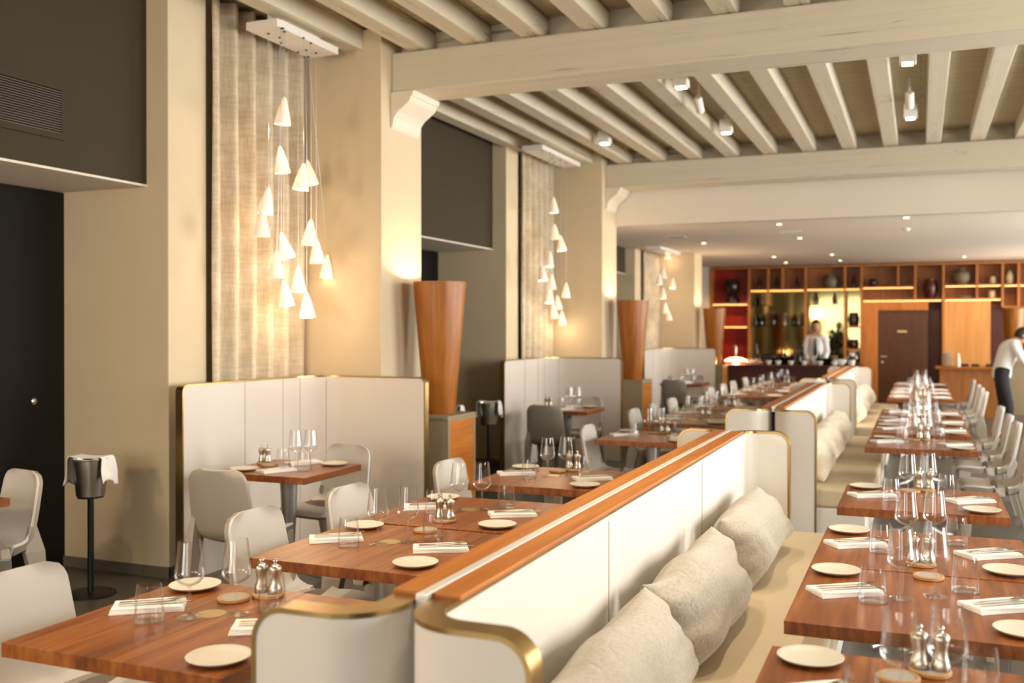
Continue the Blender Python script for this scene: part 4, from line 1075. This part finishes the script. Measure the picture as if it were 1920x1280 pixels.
def person(root, J, face, upv):
    """J: joint positions in local space; face: direction the head looks, upv: head up"""
    V = []; E = []; Rr = []
    idx = {}
    def add(k, p, r, par=None):
        idx[k] = len(V); V.append(Vector(p)); Rr.append(r)
        if par is not None: E.append((idx[par], idx[k]))
    add('pelvis', J['pelvis'], (.118,.088)); add('waist', J['waist'], (.115,.085), 'pelvis'); add('chest', J['chest'], (.155,.105), 'waist')
    add('neckb', J['neckb'], (.07,.06), 'chest'); add('neck', J['neck'], (.052,.055), 'neckb')
    for s in 'lr':
        add('sh'+s, J['sh'+s], .06, 'neckb'); add('el'+s, J['el'+s], .042, 'sh'+s); add('wr'+s, J['wr'+s], .03, 'el'+s)
        p = Vector(J['wr'+s]); dr = (p-Vector(J['el'+s])).normalized()
        add('pa'+s, p+dr*.05, (.03,.022), 'wr'+s)
        sd = dr.cross(Vector((0,0,1))); sd = sd.normalized() if sd.length > .1 else Vector((1,0,0))
        nn = sd.cross(dr).normalized()
        for q in range(4):
            o = (q-1.5)*.019; ln = [.06,.07,.066,.052][q]
            b = p+dr*.085+sd*o
            add('f%s%d'%(s,q), b, .0095, 'pa'+s); add('g%s%d'%(s,q), b+dr*ln*.55-nn*.008, .0085, 'f%s%d'%(s,q)); add('h%s%d'%(s,q), b+dr*ln*.9-nn*.025, .007, 'g%s%d'%(s,q))
        tb = p+dr*.03+sd*(.03 if s == 'l' else -.03)
        add('t'+s, tb, .011, 'wr'+s); add('u'+s, tb+dr*.045+sd*(.015 if s=='l' else -.015)-nn*.01, .009, 't'+s)
        add('hi'+s, J['hi'+s], .078, 'pelvis'); add('kn'+s, J['kn'+s], .06, 'hi'+s); add('an'+s, J['an'+s], .038, 'kn'+s)
        add('to'+s, Vector(J['an'+s])+Vector(J.get('toe',(0,-.14,-.05))), .034, 'an'+s)
    body = skin_mesh('body', V, E, Rr, M['skin'], root, 2, 0)
    # head with face, joined to the body object
    hc = Vector(J['head']); f = Vector(face).normalized(); u = Vector(upv).normalized(); rgt = f.cross(u).normalized(); u = rgt.cross(f).normalized()
    R = Matrix((rgt, f, u)).transposed().to_4x4(); R.translation = hc
    h = MB()
    def hd(a, b):
        th = a*2*PI; ph = (b-.5)*PI
        x = math.cos(ph)*math.cos(th); y = math.cos(ph)*math.sin(th); z = math.sin(ph)
        sx = .073*(1-.18*max(0,-z)**1.2); sy = .094*(1-.12*max(0,-z)); px, py, pz = x*sx, y*sy - .005, z*.118
        if y > .3:  # face relief
            nose = math.exp(-((px/.012)**2)-(((pz+.012)/.022)**2)); py += .022*nose
            eye = math.exp(-(((abs(px)-.032)/.014)**2)-(((pz-.012)/.011)**2)); py -= .009*eye
            brow = math.exp(-((px/.05)**2)-(((pz-.034)/.01)**2)); py += .005*brow
            mouth = math.exp(-((px/.026)**2)-(((pz+.052)/.006)**2)); py -= .004*mouth
            chin = math.exp(-((px/.03)**2)-(((pz+.09)/.02)**2)); py += .008*chin
        return (px, py, pz)
    h.grid(hd, 40, 32); h.xf(R)
    h.lathe([(.05,-.02),(.05,.06)], 16, c=(0,0,0)) if False else None
    ho = h.build('head_skin', M['skin'], None, smooth='all', weld=True)
    ears = MB()
    for s in (-1,1):
        e = MB().lathe([(0,-1),(.6,-.7),(1,0),(.6,.7),(0,1)],10).xf(R @ Matrix.Translation((s*.074,-.005,.0)) @ Matrix.Diagonal((.01,.02,.032,1))); ears.add(e.v, e.f)
    eo = ears.build('ear_skin', M['skin'], None, smooth='all')
    # merge head and ears into the body mesh
    bm = bmesh.new()
    for q in (body, ho, eo): bm.from_mesh(q.data)
    bm.to_mesh(body.data); bm.free()
    for p in body.data.polygons: p.use_smooth = True
    for q in (ho, eo): bpy.data.objects.remove(q)
    for s in (-1,1):
        ball('eye', R @ Vector((s*.032,.079,.012)), (.011,.006,.007), M['hair'], root, 10)
    ball('mouth', R @ Vector((0,.083,-.052)), (.022,.005,.005), M['lips'], root, 10)
    def hr(a, b):
        th = a*2*PI; ph = (-.18 + b*.68)*PI*1.0
        ph = min(ph, PI/2)
        x = math.cos(ph)*math.cos(th); y = math.cos(ph)*math.sin(th); z = math.sin(ph)
        cut = .035 if y > .35 else -.06
        pz = max(z*.126, cut) if y > .35 else z*.126
        return (x*.081, y*.1-.012 - (.0 if y < .35 else .01*(pz < .05)), pz + .008)
    g = MB().grid(hr, 36, 14); g.xf(R)
    g.build('hair', M['hair'], root, smooth='all', weld=True)
    def cl(name, keys, rad, m, extra=None):
        V2, E2, R2 = [], [], []; ix = {}
        for k, par, p, r in keys:
            ix[k] = len(V2); V2.append(Vector(p)); R2.append(r)
            if par: E2.append((ix[par], ix[k]))
        return skin_mesh(name, V2, E2, R2, m, root, 2, 0)
    mid = lambda a, b, t: tuple(Vector(a)*(1-t)+Vector(b)*t)
    sk = [('hem',None,mid(J['pelvis'],J['waist'],-.45),(.158,.122)),('pelvis','hem',mid(J['pelvis'],J['waist'],.2),(.16,.123)),('waist','pelvis',J['waist'],(.15,.112)),('chest','waist',J['chest'],(.178,.125)),('nb','chest',J['neckb'],(.082,.075)),('nk','nb',mid(J['neckb'],J['neck'],.5),(.058,.06))]
    for s in 'lr':
        sk += [('sh'+s,'nb',J['sh'+s],.075),('el'+s,'sh'+s,J['el'+s],.058),('wr'+s,'el'+s,mid(J['el'+s],J['wr'+s],.95),.042)]
    cl('shirt', sk, 1, M['shirt'])
    tr = [('pelvis',None,J['pelvis'],(.148,.113)),('wb','pelvis',mid(J['pelvis'],J['waist'],1.1),(.138,.104))]
    for s in 'lr': tr += [('hi'+s,'pelvis',J['hi'+s],.1),('kn'+s,'hi'+s,J['kn'+s],.077),('an'+s,'kn'+s,mid(J['kn'+s],J['an'+s],1.0),.06)]
    cl('trousers', tr, 1, M['trouser'])
    for s in 'lr':
        a = Vector(J['an'+s]); tv = Vector(J.get('toe',(0,-.14,-.05)))
        q = MB().tube([a+Vector((-tv.x*.4,-tv.y*.4,-.035)), a+Vector((0,0,-.03)), a+Vector((tv.x*.7,tv.y*.7,-.043)), a+Vector((tv.x*1.15,tv.y*1.15,-.05))],[.03,.042,.038,.022],12)
        q.build('shoe', M['blackmetal'], root, smooth=True)
    return R
# barman, standing behind the bar, facing the room and looking to the right
r = thing('person','person in white shirt and dark tie standing behind the bar','person',(-1.87,20.15,0))
Jb = {'pelvis':(0,0,.97),'waist':(0,0,1.12),'chest':(0,0,1.33),'neckb':(0,.01,1.5),'neck':(0,.0,1.58),'head':(0,-.01,1.69),
 'shl':(.165,.0,1.455),'ell':(.205,-.0,1.18),'wrl':(.17,-.22,1.03),'shr':(-.165,0,1.455),'elr':(-.205,.0,1.18),'wrr':(-.14,-.22,1.03),
 'hil':(.09,0,.92),'knl':(.1,-.02,.5),'anl':(.1,.01,.09),'hir':(-.09,0,.92),'knr':(-.1,-.02,.5),'anr':(-.1,.01,.09)}
person(r, Jb, (.25,-1,-.1), (0,0,1))
MB().add([(-.018,-.135,1.46),(.018,-.135,1.46),(.012,-.145,1.43),(.038,-.165,1.15),(0,-.165,1.1),(-.038,-.165,1.15),(-.012,-.145,1.43)]+[(-.018,-.118,1.46),(.018,-.118,1.46),(.012,-.125,1.43),(.034,-.135,1.15),(0,-.135,1.1),(-.034,-.135,1.15),(-.012,-.125,1.43)],
  [(0,1,2,3,4,5,6),(13,12,11,10,9,8,7)]+[(i,(i+1)%7,(i+1)%7+7,i+7) for i in range(7)]).build('tie', M['tie'], r)
# waiter bending forward to the right, seen from behind
r = thing('person','person in white shirt and black trousers bending forward at the right edge','person',(1.13,16.3,0))
Jw = {'pelvis':(-.02,0,.95),'waist':(.0,.02,1.1),'chest':(.07,.05,1.29),'neckb':(.15,.08,1.43),'neck':(.2,.1,1.475),'head':(.265,.13,1.54),
 'shl':(.10,.25,1.39),'ell':(.27,.31,1.16),'wrl':(.46,.26,1.02),'shr':(.15,-.10,1.39),'elr':(.28,-.16,1.14),'wrr':(.48,-.1,1.0),
 'hil':(-.02,.09,.9),'knl':(.02,.12,.49),'anl':(-.06,.13,.09),'hir':(-.02,-.09,.9),'knr':(.08,-.1,.49),'anr':(.05,-.1,.09),'toe':(.14,.02,-.05)}
person(r, Jw, (1,.25,-.6), (.5,.1,.85))

def rebase(o):
    bb = [Vector(c) for ch in o.children for c in ch.bound_box]
    c = Vector(((min(v.x for v in bb)+max(v.x for v in bb))/2, (min(v.y for v in bb)+max(v.y for v in bb))/2, min(v.z for v in bb)))
    o.location = c
    for ch in o.children: ch.location = -c
for o in list(SC.objects):
    if o.type == 'EMPTY' and o.parent is None and o.location.length == 0 and o.children: rebase(o)
# ------------------------------------------------------------------ light
def area(name, loc, rot, sx, sy, e, col=(1,1,1)):
    l = bpy.data.lights.new(name, 'AREA'); l.shape = 'RECTANGLE'; l.size = sx; l.size_y = sy; l.energy = e; l.color = col
    o = bpy.data.objects.new(name, l); COL.objects.link(o); o.location = loc; o.rotation_euler = rot; return o
for k, (a, b) in enumerate(WIN):
    area('daylight_or_fill', (4.88,(a+b)/2,1.93), (0,PI/2,0), 2.9, b-a, [228,290,310,270][k], (1,.965,.91))
for (a, b), e in zip(FILL_WIN, (90, 20)): area('daylight_or_fill', ((a+b)/2,-4.09,1.9), (PI/2,0,0), b-a, 2.6, e, (1,.88,.74))  # added warm fill, standing in for light from the rest of the interior
def point(name, loc, e, col, r=.03):
    l = bpy.data.lights.new(name, 'POINT'); l.energy = e; l.color = col; l.shadow_soft_size = r
    o = bpy.data.objects.new(name, l); COL.objects.link(o); o.location = loc; return o
WARM = (1,.68,.38)
for p in lamp_lights: point('pendant_or_fill', p, 1.1, (1,.72,.45), .03)
for k, (x, y) in enumerate(up_pos): point('uplighter_bulb', (x, y, .966+.965), 13, (1,.78,.52), .035)
for x in (-4,-3,-2.1,-1.3,-.4,.6,1.6): 
    l = bpy.data.lights.new('bar_downlight','SPOT'); l.energy = 38; l.spot_size = 1.5; l.spot_blend = .6; l.color = (1,.72,.42); l.shadow_soft_size = .04
    o = bpy.data.objects.new('bar_downlight', l); COL.objects.link(o); o.location = (x,21.6,3.0); o.rotation_euler = (.5,0,0)
point('pendant_or_fill', (-4.3,.4,2.3), 95, (1,.76,.52), .25)   # unseen light added to brighten the near pier, where another pendant cluster would hang
point('bar_lamp_bulb', (-3.27,YC+.3,ZB+.04), 14, (1,.6,.32), .05)
for (x, y) in [(-.1,8.68),(-.1,10.95),(-1.97,8.77),(-1.97,11.0),(-1.76,13.77),(-.165,13.56),(-1.73,16.0),(-.1,2.9),(-1.97,2.9),(-.1,5.2),(-1.97,5.2),(-3.4,2.9)]:  # positions before the near beam are unseen fill, added without fittings
    l = bpy.data.lights.new('ceiling_spot_or_fill','SPOT'); l.energy = 70; l.spot_size = 1.7; l.spot_blend = .5; l.color = (1,.85,.66); l.shadow_soft_size = .04
    o = bpy.data.objects.new('ceiling_spot_or_fill', l); COL.objects.link(o); o.location = (x,y,3.83 if y < 13 else 3.03)
w = bpy.data.worlds.new('sky'); SC.world = w; w.use_nodes = True
bg = w.node_tree.nodes['Background']; bg.inputs['Color'].default_value = (.9,.95,1,1); bg.inputs['Strength'].default_value = 2.2

# ------------------------------------------------------------------ camera
cam = bpy.data.cameras.new('camera'); co = bpy.data.objects.new('camera', cam); COL.objects.link(co)
cam.lens = 35; cam.sensor_width = 36; cam.clip_start = .05; cam.clip_end = 100
F = 1920*35/36
yaw = math.atan(765/F); pitch = math.radians(.3)
co.location = (0,0,1.65); co.rotation_euler = (PI/2-pitch, 0, yaw)
cam.shift_y = -(640-F*math.tan(pitch)-615)/1920
cam.dof.use_dof = True; cam.dof.focus_distance = 4.1; cam.dof.aperture_fstop = 2.2
SC.camera = co
SC.view_settings.view_transform = 'Standard'; SC.view_settings.look = 'None'; SC.view_settings.gamma = 1; SC.view_settings.exposure = 0.8
SC.view_settings.use_curve_mapping = False
cy = SC.cycles
cy.use_denoising = True
cy.max_bounces = 10; cy.transparent_max_bounces = 40; cy.diffuse_bounces = 5; cy.glossy_bounces = 5
cy.caustics_reflective = False; cy.caustics_refractive = False
cy.sample_clamp_indirect = 6
